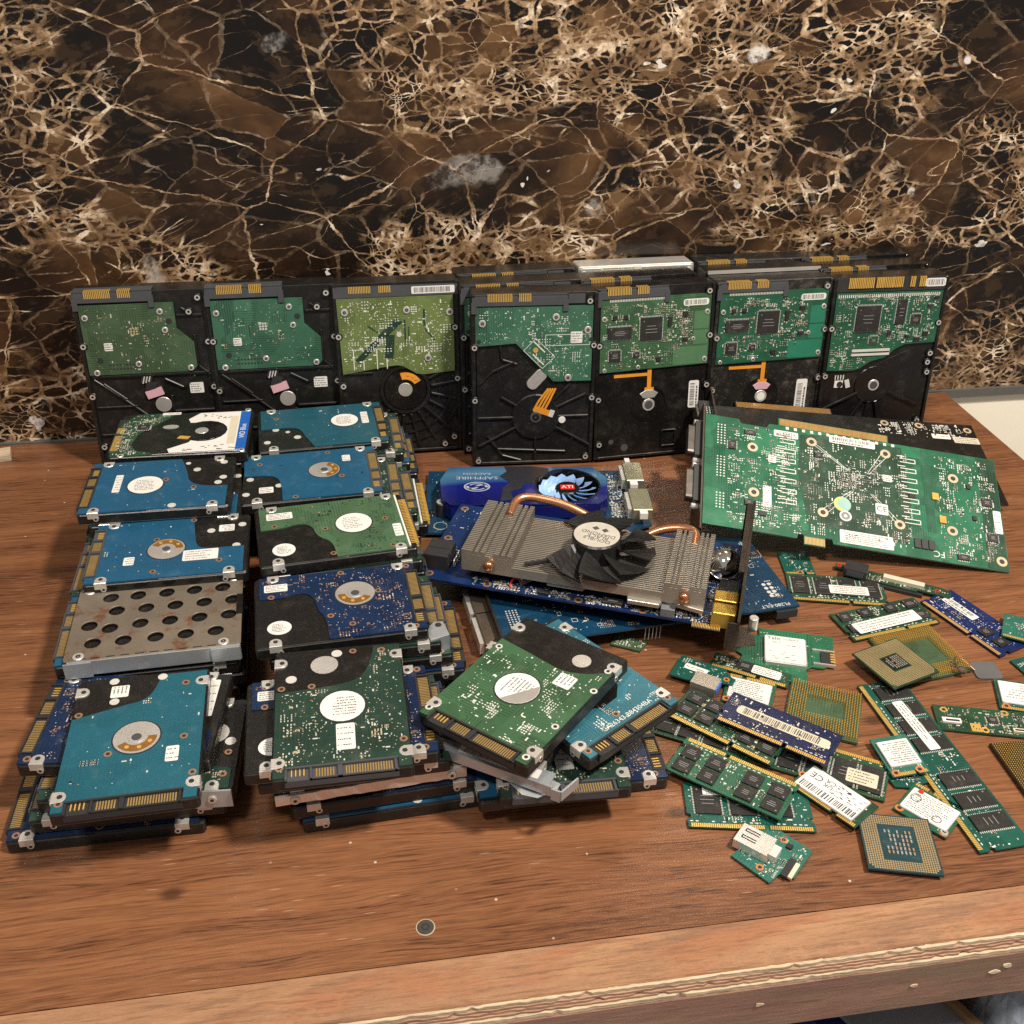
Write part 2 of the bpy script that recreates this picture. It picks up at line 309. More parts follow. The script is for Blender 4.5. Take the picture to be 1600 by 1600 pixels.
PADGOLD = plain('pad_gold', (.62, .5, .28), .4, .4, .2, 500)
SILK = plain('white_print', (.68, .68, .62), .6, 0, .15, 500)
PAPER = plain('white_sticker', (.72, .71, .68), .55, 0, .12, 120, 0, .18)
CREAMP = plain('aged_sticker', (.6, .55, .42), .6, 0, .2, 120)
INK = plain('black_ink', (.07, .07, .07), .6)
GREYINK = plain('grey_ink', (.22, .22, .22), .6)
TAN = plain('tan_part', (.3, .2, .11), .5)
KAPTON = plain('orange_flex', (.75, .3, .03), .35, .1, .25, 300)
BROWNFLEX = plain('brown_flex', (.28, .13, .03), .3, .3, .3, 300)
PINK = plain('pink_foam', (.62, .36, .42), .8)
BLUEPAPER = plain('blue_print', (.012, .1, .42), .5)
RED = plain('red_print', (.6, .02, .012), .4)
PCBS = dict(mint=pcb('board_mint', (.075, .175, .085), .06, .36, .08), jade=pcb('board_jade', (.02, .17, .105), .06, .36, .08),
    tosh=pcb('board_teal_blue', (.012, .082, .165), .06, .36, .1), tosh2=pcb('board_petrol', (.013, .078, .115), .06, .36, .1), teal=pcb('board_teal', (.012, .095, .135), .08, .36, .14),
    blue=pcb('board_blue', (.007, .021, .063), .3, .3, .3), navy=pcb('board_navy', (.007, .02, .08), .25, .34, .25),
    sage=pcb('board_sage_green', (.06, .125, .065), .3, .42, .25), pine=pcb('board_dark_green', (.014, .04, .028), .2, .42, .2), grass=pcb('board_green', (.042, .108, .052), .35, .36, .35),
    sea=pcb('board_sea_green', (.042, .125, .078), .4, .34, .4), moss=pcb('board_moss_green', (.05, .092, .048), .35, .36, .35), lime=pcb('board_yellow_green', (.125, .17, .055), .3, .38, .25),
    vga=pcb('board_bright_green', (.022, .135, .07), .35, .3, .5), kelly=pcb('board_kelly_green', (.018, .095, .052), .3, .34, .3), ram=pcb('board_ram_green', (.018, .06, .032), .4, .34, .4),
    ramteal=pcb('board_ram_teal', (.009, .08, .06), .3, .34, .3), usb=pcb('board_usb_teal', (.022, .125, .095), .2, .36, .2), ramblue=pcb('board_ram_blue', (.007, .02, .095), .3, .3, .4), ink=pcb('board_midnight', (.008, .014, .055), .3, .3, .4),
    gpublue=pcb('board_card_blue', (.007, .026, .1), .25, .26, .3), gputeal=pcb('board_card_teal_blue', (.005, .038, .085), .3, .3, .35), black=pcb('board_black', (.012, .011, .01), .3, .3, .4), tealpale=pcb('board_pale_teal', (.03, .135, .18), .3, .36, .35))
# ------------------------------------------------------------------ small shared pieces
def sticker(t, x, y, w_, h_, z, rot=0, rows=3, bar=False, mt=None, rnd=False, seed=1, name='sticker', txt=None, ts=2, tr=0, r=None, ink=None):
    """paper label; print is a sub-part lying on it"""
    rg = random.Random(seed+int(x*7+y*13)); a = rad(rot); rows = int(rows*1.5) if rows > 1 else rows
    if rnd: poly = [(x+u, y+v) for u, v in [rot2(w_/2*math.cos(i*.2618), h_/2*math.sin(i*.2618), a) for i in range(24)]]
    else: poly = [(x+u, y+v) for u, v in [rot2(px, py, a) for px, py in rrect(-w_/2, -h_/2, w_/2, h_/2, min(r if r is not None else .8, w_/3, h_/3), 2)]]
    s = MB().prism(poly, z, z+.14).build(name, mt or PAPER, t)
    p = MB(); k = .62 if rnd else .86
    def put(cx, cy, sx, sy):
        u, v = rot2(cx, cy, a); p.tile(x+u, y+v, sx, sy, z+.15, a, 0, .02)
    if bar:
        bx0 = -w_*k/2; bw = w_*k*.95; cx = bx0
        hh = h_*(.45 if rows else .7); by = h_*.14 if rows else 0
        while cx < bx0+bw:
            wd = rg.choice((.3, .45, .7)); put(cx, by, wd, hh); cx += wd+rg.choice((.35, .5, .8))
        if rows:
            cx = bx0
            while cx < bx0+bw*.8: q = rg.uniform(1, 2.6); put(cx+q/2, -h_*.3, q, h_*.14); cx += q+.6
    else:
        for i in range(rows):
            ry = h_*k*(.5-(i+.5)/rows); lim = w_*k/2*(math.sqrt(max(0, 1-(2*ry/h_)**2)) if rnd else 1); cx = -lim; end = lim*rg.uniform(.3, 1)
            while cx < end: q = rg.uniform(.3, 1.1); put(cx+q/2, ry, q, min(h_*k/rows*.4, .75)); cx += q+rg.choice((.25, .3, .3, .9))
    if p.v: p.build('print', ink or INK, s)
    if txt: text(txt, ts, x, y, z+.19, s, INK, rot+tr)
    return s
def screw(t, x, y, z, r=2.6, mt=None, name='screw', h=.7):
    b = MB(); b.cyl(x, y, r, z-.5, z+h, 14, 0, .25); b.ring(x, y, .15*r, .5*r, z+h-.1, z+h+.12, 6, m=1); b.build(name, [mt or STEEL, DARK], t)
def ring_pad(t, x, y, z, r=2.2, hole=True, mt=None):
    b = MB(); b.cyl(x, y, r, z-.2, z+.12, 14, 0)
    if hole: b.cyl(x, y, r*.5, z, z+.2, 10, 1)
    b.build('mounting_pad', [mt or RINGCU, DARK], t)
def chip(t, x, y, w_, h_, z, th=1.2, pins=4, a=0, mt=None, pm=None, name='chip'):
    """resin package with rows of leads on 0, 2 or 4 sides"""
    b = MB(); ar = rad(a)
    def bx(cx, cy, sx, sy, z0, z1, m): u, v = rot2(cx, cy, ar); b.rbox(x+u, y+v, sx, sy, z0, z1, ar, m)
    b.prism([(x+u, y+v) for u, v in [rot2(p, q, ar) for p, q in rrect(-w_/2, -h_/2, w_/2, h_/2, .25, 1)]], z+.15, z+th, 0, .15)
    sides = {0: '', 2: 'tb', 22: 'lr', 4: 'tblr'}[pins]
    for s in sides:
        L = w_ if s in 'tb' else h_; n = max(3, int(L/1.15))
        for i in range(n):
            q = -L/2+L*(i+.5)/n
            if s == 't': bx(q, h_/2+.5, .5, 1.1, z, z+.35, 1)
            elif s == 'b': bx(q, -h_/2-.5, .5, 1.1, z, z+.35, 1)
            elif s == 'l': bx(-w_/2-.5, q, 1.1, .5, z, z+.35, 1)
            else: bx(w_/2+.5, q, 1.1, .5, z, z+.35, 1)
    if w_ > 5 and h_ > 4:
        u, v = rot2(-w_*.36, h_*.34, ar); b.cyl(x+u, y+v, .5, z+th-.05, z+th+.03, 8, 2)
        for i in range(3):
            L = w_*random.Random(int(x*9+y)+i).uniform(.3, .6); u, v = rot2(0, h_*(.12-.14*i), ar); b.tile(x+u, y+v, L, min(.45, h_*.06), z+th, ar, 2, .02)
    return b.build(name, [mt or CHIP, pm or TIN, GREYINK], t)
def populate(t, poly, z, seed, vias=120, groups=10, pads=30, dark=.3, avoid=(), mats=None, big=1.0, name='surface_parts', span=9, angle=None):
    """vias, pads and tiny soldered parts: far too small and many to pick apart"""
    rg = random.Random(seed); b = MB(); mats = mats or [TIN, PADGOLD, CHIP, SILK, TAN]
    xs = [p[0] for p in poly]; ys = [p[1] for p in poly]; x0, x1, y0, y1 = min(xs), max(xs), min(ys), max(ys)
    def ok(x, y): return inside((x, y), poly) and all(math.hypot(x-ax_, y-ay) > ar for ax_, ay, ar in avoid)
    def pick():
        for _ in range(30):
            p = (rg.uniform(x0+1, x1-1), rg.uniform(y0+1, y1-1))
            if ok(*p): return p
    for _ in range(vias):
        p = pick()
        if p: b.tile(p[0], p[1], .5*big, .5*big, z, rg.choice((0, .785)), rg.choice((0, 1, 1, 3)), .06)
    for _ in range(groups):
        c = pick()
        if not c: continue
        a = rg.choice((0, 0, 1.5708)) if angle is None else angle; nx, ny = rg.randint(2, 5), rg.randint(1, 4); px, py = rg.uniform(1.3, 2.2)*big, rg.uniform(1.2, 2)*big
        sx, sy = rg.uniform(.6, 1.2)*big, rg.uniform(.45, .8)*big; k = rg.random()
        for i in range(nx):
            for j in range(ny):
                if rg.random() < .2: continue
                u, v = rot2((i-nx/2)*px, (j-ny/2)*py, a); x, y = c[0]+u, c[1]+v
                if not ok(x, y): continue
                if k < dark:
                    b.tile(x, y, sx*1.3, sy, z, a, 0, .25); b.tile(x, y, sx*.75, sy*1.02, z, a, rg.choice((2, 2, 4)), .45)
                else: b.tile(x, y, sx, sy, z, a, rg.choice((0, 0, 3, 1)), .1)
    for _ in range(pads):
        c = pick()
        if not c: continue
        a = rg.choice((0, 1.5708)) if angle is None else angle; s = rg.uniform(.6, 1.5)*big
        if rg.random() < dark: b.tile(c[0], c[1], s*1.7, s, z, a, 0, .3); b.tile(c[0], c[1], s, s*1.02, z, a, rg.choice((2, 4)), .7)
        else: b.tile(c[0], c[1], s*rg.uniform(.6, 2.2), s*.6, z, a, rg.choice((0, 3, 3)), .08)
    if b.v: return b.build(name, mats, t, 'stuff')
def tracks(t, z, mt, seed, x0, y0, x1, y1, n=14, name='silkscreen_lines'):
    rg = random.Random(seed); b = MB()
    for _ in range(n):
        x, y = rg.uniform(x0, x1), rg.uniform(y0, y1); a = rg.choice((0, 1.5708)); w_, h_ = rg.uniform(2, 7), rg.uniform(1.5, 4)
        for u, v, sx, sy in ((0, h_/2, w_, .25), (0, -h_/2, w_, .25), (w_/2, 0, .25, h_), (-w_/2, 0, .25, h_)):
            p, q = rot2(u, v, a); b.tile(x+p, y+q, sx, sy, z, a, 0, .03)
    return b.build(name, mt, t, 'stuff')
def fingers(t, x0, y0, x1, y1, z, along='y', pitch=1.27, mt=None, name='contact_row', duty=.54, h=.25):
    b = MB(); L = (y1-y0) if along == 'y' else (x1-x0); n = max(2, int(L/pitch))
    for i in range(n):
        c = (i+.5)*L/n; d = L/n*duty/2
        if along == 'y': b.box(x0, y0+c-d, z, x1, y0+c+d, z+h)
        else: b.box(x0+c-d, y0, z, x0+c+d, y1, z+h)
    return b.build(name, mt or GOLD, t)
# ------------------------------------------------------------------ 2.5 inch drive: x = length (connector at +x), y = width, z up
TH = 9.5
def laptop_drive(name, board, cut, loc, rot, label, motor='label', mpos=(6, 0), mr=12.8, stickers=(), holes=(), conn='sata', seed=1, detail=(60, 6, 20), group=None, rings=(), lugs=STEEL, tilt=(0, 0), pads_m=None, texts=(), case=None, ring_m=None, base=None):
    t = empty(name, loc, (tilt[0], tilt[1], rot), label, 'hard drive', group)
    case = case or BLACK
    b = MB(); out = rrect(-50, -35, 49, 35, 2.2, 3)
    b.prism(out, .9, 7.6, 0, .5); b.prism(rrect(-49.2, -34.2, 48.2, 34.2, 2, 3), 0, 1.0, 1)
    for s in (-1, 1):
        for x in (-36, 34): b.cyl(x, 0, .1, 0, .1, 3)
    b.build('casing', [case, base or ALU], t)
    for s in (-1, 1):                       # threaded holes in the flank
        for x in (-36, 37):
            h = MB(); h.cyl(0, 0, 1.7, 0, .3, 12, 0); h.cyl(0, 0, .9, .2, .36, 8, 1)
            h.xform(lambda p, q, r, x=x, s=s: (x+p, s*(35+r-.05), 4.2+q)).build('side_hole', [STEEL, DARK], t)
    path = soften(cut, 2)
    if conn == 'ide': right = [(44, -33.5), (44, 33.5)]
    else: right = [(48.5, -34), (48.5, -28.5), (42, -28.5), (42, 27.5), (48.5, 27.5), (48.5, 34)]
    poly = path+right+[(cut[0][0], 34)]
    pm = PCBS[board]
    brd = MB(); brd.prism(poly, 7.9, 8.9, 0); brd.prism(poly, 7.3, 7.88, 1); brd.build('circuit_board', [pm, DARK], t)
    # upper pocket of the casting where the board is cut away
    k = MB(); k.prism(rrect(-49.4, -34.4, 6, 34.4, 1.8, 2), 7.4, 8.15, 0, .3)
    rg = random.Random(seed)
    for _ in range(3):
        x, y = rg.uniform(-44, -24), rg.uniform(-30, -6); k.rbox(x, y, rg.uniform(5, 16), .5, 8.1, 8.22, rg.choice((0, 1.57)), 0)
    k.build('pocket', [case], t)
    mx, my = mpos
    if motor == 'label':
        MB().cyl(mx, my, mr, 8, 9.05, 32, 0).build('motor_plate', DARK, t)
        sticker(t, mx, my, 2*mr-1.6, 2*mr-1.6, 9.06, -90 if rot < -45 and rot > -120 else (180 if rot < -150 or rot > 150 else 0), 5, rnd=True, seed=seed, name='motor_label')
    else:
        mb = MB(); mb.cyl(mx, my, mr, 8, 9.0, 32, 1); mb.cyl(mx, my, mr-.8, 8.9, 9.12, 32, 0); mb.cyl(mx, my, 4.4, 9.1, 9.32, 20, 0, .1); mb.cyl(mx, my, 2.6, 9.3, 9.4, 16, 2)
        mb.build('motor_plate', [ALU, DARK, GREYP], t)
        if motor != 'plain':
            f = MB(); a0 = {'flexA': 95, 'flexB': -60, 'flexC': 180, 'flexD': -80}[motor]
            f.ring(mx, my, 6, 10.4, 9.1, 9.35, 14, a0, a0+150, 0)
            for q in (30, 75, 120): f.cyl(mx+8.2*math.cos(rad(a0+q)), my+8.2*math.sin(rad(a0+q)), 1.2, 9.3, 9.6, 8, 1)
            f.build('motor_flex', [BROWNFLEX, GOLD], t)
    for (sx_, sy_, w_, h_, kw) in stickers: sticker(t, sx_, sy_, w_, h_, 8.95 if inside((sx_, sy_), poly) else 8.2, seed=seed, **kw)
    for (hx, hy, hr) in holes:
        zz = 8.95 if inside((hx, hy), poly) else 8.2
        MB().cyl(hx, hy, hr, zz-.4, zz+.12, 18).build('filled_hole', STEEL if hr > 4 else TIN, t)
    for x in (-38.5, 38.5):
        for s in (-1, 1):
            y = s*31.2; l = MB(); l.prism([(x-3.6, s*35.15), (x+3.6, s*35.15)]+[(x+3.6*math.cos(q), y-s*3.2*math.sin(q)) for q in (0, .6, 1.2, 1.57, 1.95, 2.55, 3.14)], 4.6, 9.25, 0, .25); l.cyl(x, y-s*.2, 1.4, 9.2, 9.35, 10, 1)
            l.build('screw_lug', [lugs, DARK], t)
    for (hx, hy) in rings: ring_pad(t, hx, hy, 8.92, 2.1, mt=ring_m)
    if conn == 'sata':
        c = MB(); c.box(41.8, -28.3, 3.5, 50.2, 27.3, 7.68, 0); c.box(42, -28.3, 7, 43.1, 27.3, 9.3, 0); c.box(49.4, -16, 7, 50.2, 27.3, 8.4, 0)
        for y in (-28.3, -16.2, -2.6, 25.3): c.box(42, y, 6.9, 50.2, y+(1.2 if y != -2.6 else 2.4), 8.9, 0)
        c.build('connector', GREYP if seed % 3 == 0 else DARK, t)
        fingers(t, 43.4, -13.6, 49, -4, 7.72, mt=GOLDD, name='data_contacts'); fingers(t, 43.4, 1, 49, 24.6, 7.72, mt=GOLDD, name='power_contacts'); fingers(t, 43.3, -26, 47.5, -18, 7.7, pitch=2, name='jumper_pins', duty=.3, h=.5)
    else:
        c = MB(); c.box(44, -32, 3, 45.2, 32, 9.1, 1); c.box(45, -32, 3, 46, 32, 8, 0)
        for i in range(28): c.box(45.9, -28+i*2, 7, 51, -27.1+i*2, 7.8, 2); c.box(45.9, -28+i*2, 4.2, 51, -27.1+i*2, 5, 2)
        c.build('connector', [DARK, PAPER, GOLD], t)
    av = [(mx, my, mr+1)]+[(s[0], s[1], max(s[2], s[3])*.45) for s in stickers]
    v_, g_, p_ = detail
    populate(t, inset(poly, 1.2), 8.92, seed, v_, g_, p_, .15, av, pads_m)
    for tx in texts: text(tx[0], tx[1], tx[2], tx[3], 9.02, t, tx[4], tx[5])
    return t
CUT = dict(
    a=[(-47, 8), (-30, 7), (-20, 0), (-18, -14), (-12, -34)], b=[(-47, 5), (-24, 5), (-17, 2), (-15, -12), (-13, -34)], c=[(-47, 1), (-25, 2), (-17, -3), (-14, -16), (-8, -34)],
    d=[(-47, 7), (-34, 7), (-22, 11), (-14, 6), (-12, -8), (-3, -16), (-2, -34)], e=[(-47, 12), (-36, 11), (-22, 15), (-15, 10), (-13, -6), (-9, -12), (-8, -34)],
    f=[(-47, 4), (-34, 4), (-24, 0), (-21, -12), (-21, -34)], g=[(-47, 9), (-38, 8), (-27, 3), (-24, -10), (-17, -34)], h=[(-34, 34), (-32, 30), (-26, 24), (-20, 10), (-22, -4), (-25, -34)],
    i=[(-47, 20), (-22, 14), (-16, 0), (-14, -34)])
def place_on(root, loc, rot, label, group=None, tilt=(0, 0)):
    c = copy_tree(root); c.location = [v*MM for v in loc]; c.rotation_euler = (rad(tilt[0]), rad(tilt[1]), rad(rot)); c['label'] = label
    if group: c['group'] = group
    return c
# ------------------------------------------------------------------ 3.5 inch drive standing on edge: x right, y up, z towards the viewer (face at 0)
def desk_base(loc, yaw, lean, label, ribs, bosses=None, group='desktop drives standing against the marble', face=-2.6, mt=None, rim=True, name='desktop_hard_drive'):
    t = empty(name, (loc[0], loc[1], 26*math.sin(rad(lean))), (90-lean, 0, yaw), label, 'hard drive', group)
    b = MB(); mt = mt or BLACK
    b.prism(rrect(-50.8, 0, 50.8, 146.5, 1.5, 2), -26, face, 0, .5)
    if rim:
        for x0, y0, x1, y1 in ((-50.6, .3, -47.6, 146), (47.6, .3, 50.6, 146), (-47.4, .3, 47.4, 2.6)): b.prism(rrect(x0, y0, x1, y1, .8, 1), face-.4, -.3, 0, .4)
    for r in ribs: b.bar(*r[:4], (r[4] if len(r) > 4 else 1.6)+.6, face-.2, face+(r[5] if len(r) > 5 else 1.4)+.5, 0, .55)
    b.build('casing', mt, t)
    MB().box(-50, 1, -27.2, 50, 145, -26.1).build('cover', ALU, t)
    for x, y in bosses if bosses is not None else [(s*48.2, y) for s in (-1, 1) for y in (41, 85, 138)]:
        c = MB(); c.cyl(x, y, 3.4, face-.3, .05, 16, 0, .3); c.ring(x, y, 1.1, 2.2, -.2, .35, 14, m=1); c.build('screw_boss', [mt, STEEL], t)
    return t
def desk_sata(t, x0, x1, y=139, mt=None, h=8.5, g0=9, notch=True):
    """plastic connector block on the upper edge with its two rows of contacts"""
    b = MB(); mt = mt or GREYP
    b.box(x0, y, -9, x1, y+h-1.8, .6); b.box(x0, y+h-1.9, -9, x1, y+h, -1.2); b.box(x0-.6, y-6, -3, x0+3.5, y+3, .9); b.box(x1-3.5, y-5, -3, x1+.6, y+4, .9)
    b.build('connector', mt, t)
    b = MB(); b.box(x0, y+h-.5, -13, x1, y+h+.15, -.9); b.build('connector_top', mt, t)
    fingers(t, x0+g0, y+h+.2, x0+g0+20, y+h+.45, -6, 'x', name='power_contacts', h=6.1); fingers(t, x0+g0+25, y+h+.2, x0+g0+35, y+h+.45, -6, 'x', name='data_contacts', h=6.1)
    fingers(t, x0+g0, y+h-5.2, x0+g0+20, y+h+.35, .25, 'x', name='power_contacts', h=.7); fingers(t, x0+g0+25, y+h-5.2, x0+g0+35, y+h+.35, .25, 'x', name='data_contacts', h=.7)
def board_on(t, poly, pm, z0=-1.7, z1=-.3): MB().prism(poly, z0, z1).build('circuit_board', pm, t)
def desk_seagate(loc, yaw, lean, label, board, seed, sig):
    ribs = [(-46, 78, 46, 78, 2), (-45, 76, -26, 60, 1.4), (-26, 60, -6, 42, 1.4), (-38, 72, -22, 58), (10, 74, 24, 66), (24, 66, 34, 76), (14, 46, 46, 46), (14, 46, 14, 60), (38, 110, 38, 84), (38, 84, 46, 76), (26, 126, 46, 126), (-46, 52, -14, 52, 1.2), (-46, 28, 46, 28), (30, 132, 38, 126), (-10, 28, -10, 4), (12, 44, 22, 22), (-30, 28, -38, 4)]
    t = desk_base(loc, yaw, lean, label, ribs, [(-48, 104), (48, 104), (-48, 62), (48, 66), (44, 140), (36, 129), (-46, 18), (46, 18)])
    poly = [(-47, 80), (33, 80), (37, 84), (37, 104), (31, 110), (25, 116), (25, 137), (-47, 137)]
    board_on(t, poly, PCBS[board])
    desk_sata(t, -50, 10)
    for x, y in ((-43, 127), (14, 130), (16, 115), (-8, 88), (32, 83), (-41, 82)): screw(t, x, y, -.2, 2.5)
    for x, y in ((-37, 92), (20, 122)): MB().cyl(x, y, 2.4, -.35, -.1, 14).build('board_hole', DARK, t)
    sticker(t, -29, 103, 6.5, 6.5, -.28, 0, 2, seed=seed)
    sticker(t, 34, 65, 11, 9, -2.5, 0, 3, seed=seed+1)
    g = MB()
    for i in range(8): g.tile(-30+i*2.6, 88, 1.6, 1.4, -.3, 0, 0, .03); g.tile(-30+i*2.6, 84.5, 1.6, 1.4, -.3, 0, 0, .03)
    g.build('footprint', DARK, t, 'stuff')
    q = MB()
    for i in range(3):
        for j in range(3): q.tile(-10+i*2.2, 117-j*2.2, 1.5, 1.5, -.3, 0, 0, .08)
    q.build('thermal_pads', PADGOLD if seed % 2 else TIN, t)
    f = MB(); a = rad(-18); f.rbox(-4, 75, 8, 9, -2.3, -1.2, a, 1); f.rbox(-1.5, 68, 8, 8, -2.4, -1.0, a, 1)
    for i in (-1, 0, 1): f.rbox(-4+i*2.4, 75+i*.7, .9, 7, -1.2, -.9, a, 2)
    f.build('motor_flex', [GREYP, DARK, TIN], t); MB().rbox(.5, 62.5, 13.5, 6.5, -2.6, -.6, rad(16), 0).build('foam_pad', PINK, t)
    MB().cyl(6, 52, 6.5, -2.8, -1.6, 22, 0, .3).build('motor_hub', ALU, t)
    populate(t, inset(poly, 2), -.28, seed, 150, 8, 26, .1, [(-29, 103, 5), (14, 130, 4)], [PADGOLD, PCBS['pine'], PCBS['pine'], TIN, SILK])
    return t
def desk_lime(loc, yaw, lean, label):
    cx, cy = 4, 56; ribs = []
    for k in range(-4, 6):
        a = rad(-62+k*17); ribs.append((cx+22*math.cos(a), cy+22*math.sin(a), cx+52*math.cos(a), cy+52*math.sin(a), 1.8, 1.7))
    ribs = [r for r in ribs if r[3] > 0 and abs(r[2]) < 60]
    ribs = [(x0, y0, max(-47, min(47, x1)), max(3, y1), w_, h) for x0, y0, x1, y1, w_, h in ribs]+[(-46, 34, -20, 34, 1.4), (-46, 72, -22, 72, 1.4)]
    t = desk_base(loc, yaw, lean, label, ribs, [(-48, 104), (47, 108), (-47, 62), (48, 64), (-46, 16), (44, 12), (36, 6)])
    m = MB(); m.ring(cx, cy, 18.5, 21, -2.8, -.6, 32); m.cyl(cx, cy, 18, -2.8, -1.6, 32, 1, .5); m.cyl(cx, cy, 6, -1.7, -.9, 20, 2, .3)
    for r in (29, 38, 46): m.ring(cx, cy, r-.9, r+.9, -2.9, -1.2, 24, -95, 15)
    m.build('motor_housing', [BLACK, GLOSSBLK, ALU], t)
    f = MB(); f.ring(cx, cy, 9, 15, -1.6, -1.2, 12, 30, 105)
    for q in (42, 60, 78): f.cyl(cx+13*math.cos(rad(q)), cy+13*math.sin(rad(q)), 1.1, -1.3, -.8, 8)
    f.build('motor_flex', KAPTON, t)
    poly = soften([(-46.5, 72), (-12, 77)], 1)+[(-2, 78)]+[(3, 77), (14, 70), (20, 69), (46, 71), (46, 135), (-48, 135)]
    board_on(t, poly, PCBS['lime'])
    b = MB(); b.box(-50, 135.5, -9, 50, 144, 0); b.build('connector', GREYP, t)
    fingers(t, -38, 139, -20, 144.6, .1, 'x'); fingers(t, -14, 139, -4, 144.6, .1, 'x', name='data_contacts')
    sticker(t, 30, 140, 35, 6, .1, 0, 0, bar=True)
    for x, y in ((-42, 124), (8, 124), (43, 121), (24, 83)): screw(t, x, y, -.2, 3)
    MB().cyl(1, 104, 2.2, -.3, 0, 16).build('test_point', TIN, t)
    tr = MB()
    for x0, y0, x1, y1, wd in ((-34, 82, -12, 104, 5), (-12, 104, 2, 116, 6), (-8, 84, -6, 104, 7), (6, 96, 6, 116, 1.2), (9, 96, 9, 110, 1), (22, 110, 22, 124, 1.6), (22, 108, 30, 98, 1.2), (-24, 112, -16, 106, 1.2)): tr.bar(x0, y0, x1, y1, wd, -.3, -.22)
    tr.build('copper_pour', PCBS['pine'], t)
    sl = MB()
    for x, y in ((-33, 84), (-14, 84)):
        for u, v, sx, sy in ((-4, 0, .7, 17), (4, 0, .7, 17), (0, 8.5, 8, .5)): sl.tile(x+u, y+v, sx, sy, -.28, 0, 0, .05)
    sl.build('silkscreen', SILK, t)
    populate(t, inset(poly, 2), -.28, 33, 330, 26, 70, .0, [(8, 124, 4), (-42, 124, 4), (43, 121, 4), (24, 83, 4)], [SILK, TIN, PADGOLD, SILK, SILK], 1.25)
    return t
def desk_wd(loc, yaw, lean, label, seed=5):
    cx, cy = 2, 42; rg = [(cx+18*math.cos(rad(a)), cy+18*math.sin(rad(a)), cx+L*math.cos(rad(a)), cy+L*math.sin(rad(a)), 1.6, 1.6) for a, L in ((148, 34), (180, 48), (208, 54), (270, 40), (330, 54), (0, 44), (45, 40), (25, 46))]
    ribs = rg+[(-46, 104, -46, 60, 1.2), (-28, 106, -26, 92), (-26, 92, -14, 88), (-46, 70, -34, 82), (-34, 82, -16, 90), (-30, 14, 28, 10, 1.4), (28, 10, 34, 24, 1.4), (-38, 26, -26, 8), (-26, 8, -10, 3)]
    t = desk_base(loc, yaw, lean, label, ribs, [(-48.4, 103), (48.4, 103), (-48.4, 58), (48.4, 58), (44, 139.5), (-46, 4), (45, 5)])
    MB().rbox(-18, 76, 17, 26, -2.7, -2.35, rad(15)).build('damper_patch', BLACK, t)
    m = MB(); m.cyl(cx, cy, 20, -2.7, -.6, 36, 0, .8); m.cyl(cx, cy, 4.8, -.7, -.2, 20, 1, .2); m.ring(cx, cy, 1, 3, -.25, .05, 14); m.build('motor_housing', [BLACK, GREYP], t)
    MB().prism([(x, y) for x, y in [(2+u, 74+v) for u, v in [rot2(p, q, rad(48)) for p, q in rrect(-9, -5, 11, 5, 4.5, 4)]]], -2.8, -.9, 0, .5).build('silver_boss', ALU, t)
    f = MB()
    for i in range(4): f.bar(0+i*3.1, 48+i*.2, 4+i*3, 56, 1.7, -.55, -.2); f.bar(4+i*3, 56, 12+i*2, 67, 1.6, -.5, -.15)
    f.rbox(8, 47, 16, 5, -.6, -.3, rad(-20)); f.build('motor_flex', KAPTON, t); MB().rbox(15, 45, 4, 6, -.6, .1, rad(-20)).build('solder_tab', TIN, t)
    MB().cyl(24, 39, 3, -2.6, .1, 16, 0, .3).build('cover_screw', PAPER, t)
    poly = [(-47.5, 104), (-15, 106), (16, 73), (47, 73), (47, 136), (-47.5, 136)]
    board_on(t, poly, PCBS['sea'])
    desk_sata(t, -50, 26, 137, None, 8.5, 12); MB().box(26.5, 138, -8, 40, 145, -.2).build('connector_end', GREYP, t)
    for x, y in ((-42, 123), (17, 127), (43, 116), (28, 76)): screw(t, x, y, -.2, 3)
    for x, y in ((-45, 108), (46, 108)): MB().cyl(x, y, 1.8, -.4, -.1, 12).build('board_hole', DARK, t)
    sticker(t, 34, 110, 9.5, 9.5, -.25, 0, 3, seed=9)
    sl = MB()
    for u, v, sx, sy in ((9, 108, .4, 9), (45, 108, .4, 9), (27, 112.4, 36, .4), (27, 103.6, 36, .4)): sl.tile(u, v, sx, sy, -.28, 0, 0, .05)
    for u, v, sx, sy in ((-7, 0, .4, 22), (7, 0, .4, 22), (0, 11, 14, .4), (0, -11, 14, .4), (-4, -3, 1, 13), (4, 4, 1, 13)):
        p, q = rot2(u, v, rad(45)); sl.tile(4+p, 97+q, sx, sy, -.28, rad(45), 0, .05)
    sl.build('silkscreen', SILK, t); MB().cyl(1, 100, 2.2, -.3, 0, 14).build('test_point', GOLD, t)
    populate(t, inset(poly, 2), -.28, seed, 170, 20, 50, .0, [(-42, 123, 4), (17, 127, 4), (43, 116, 4), (34, 110, 7), (28, 76, 4)], [SILK, TIN, PADGOLD, TIN, SILK], 1.1)
    return t
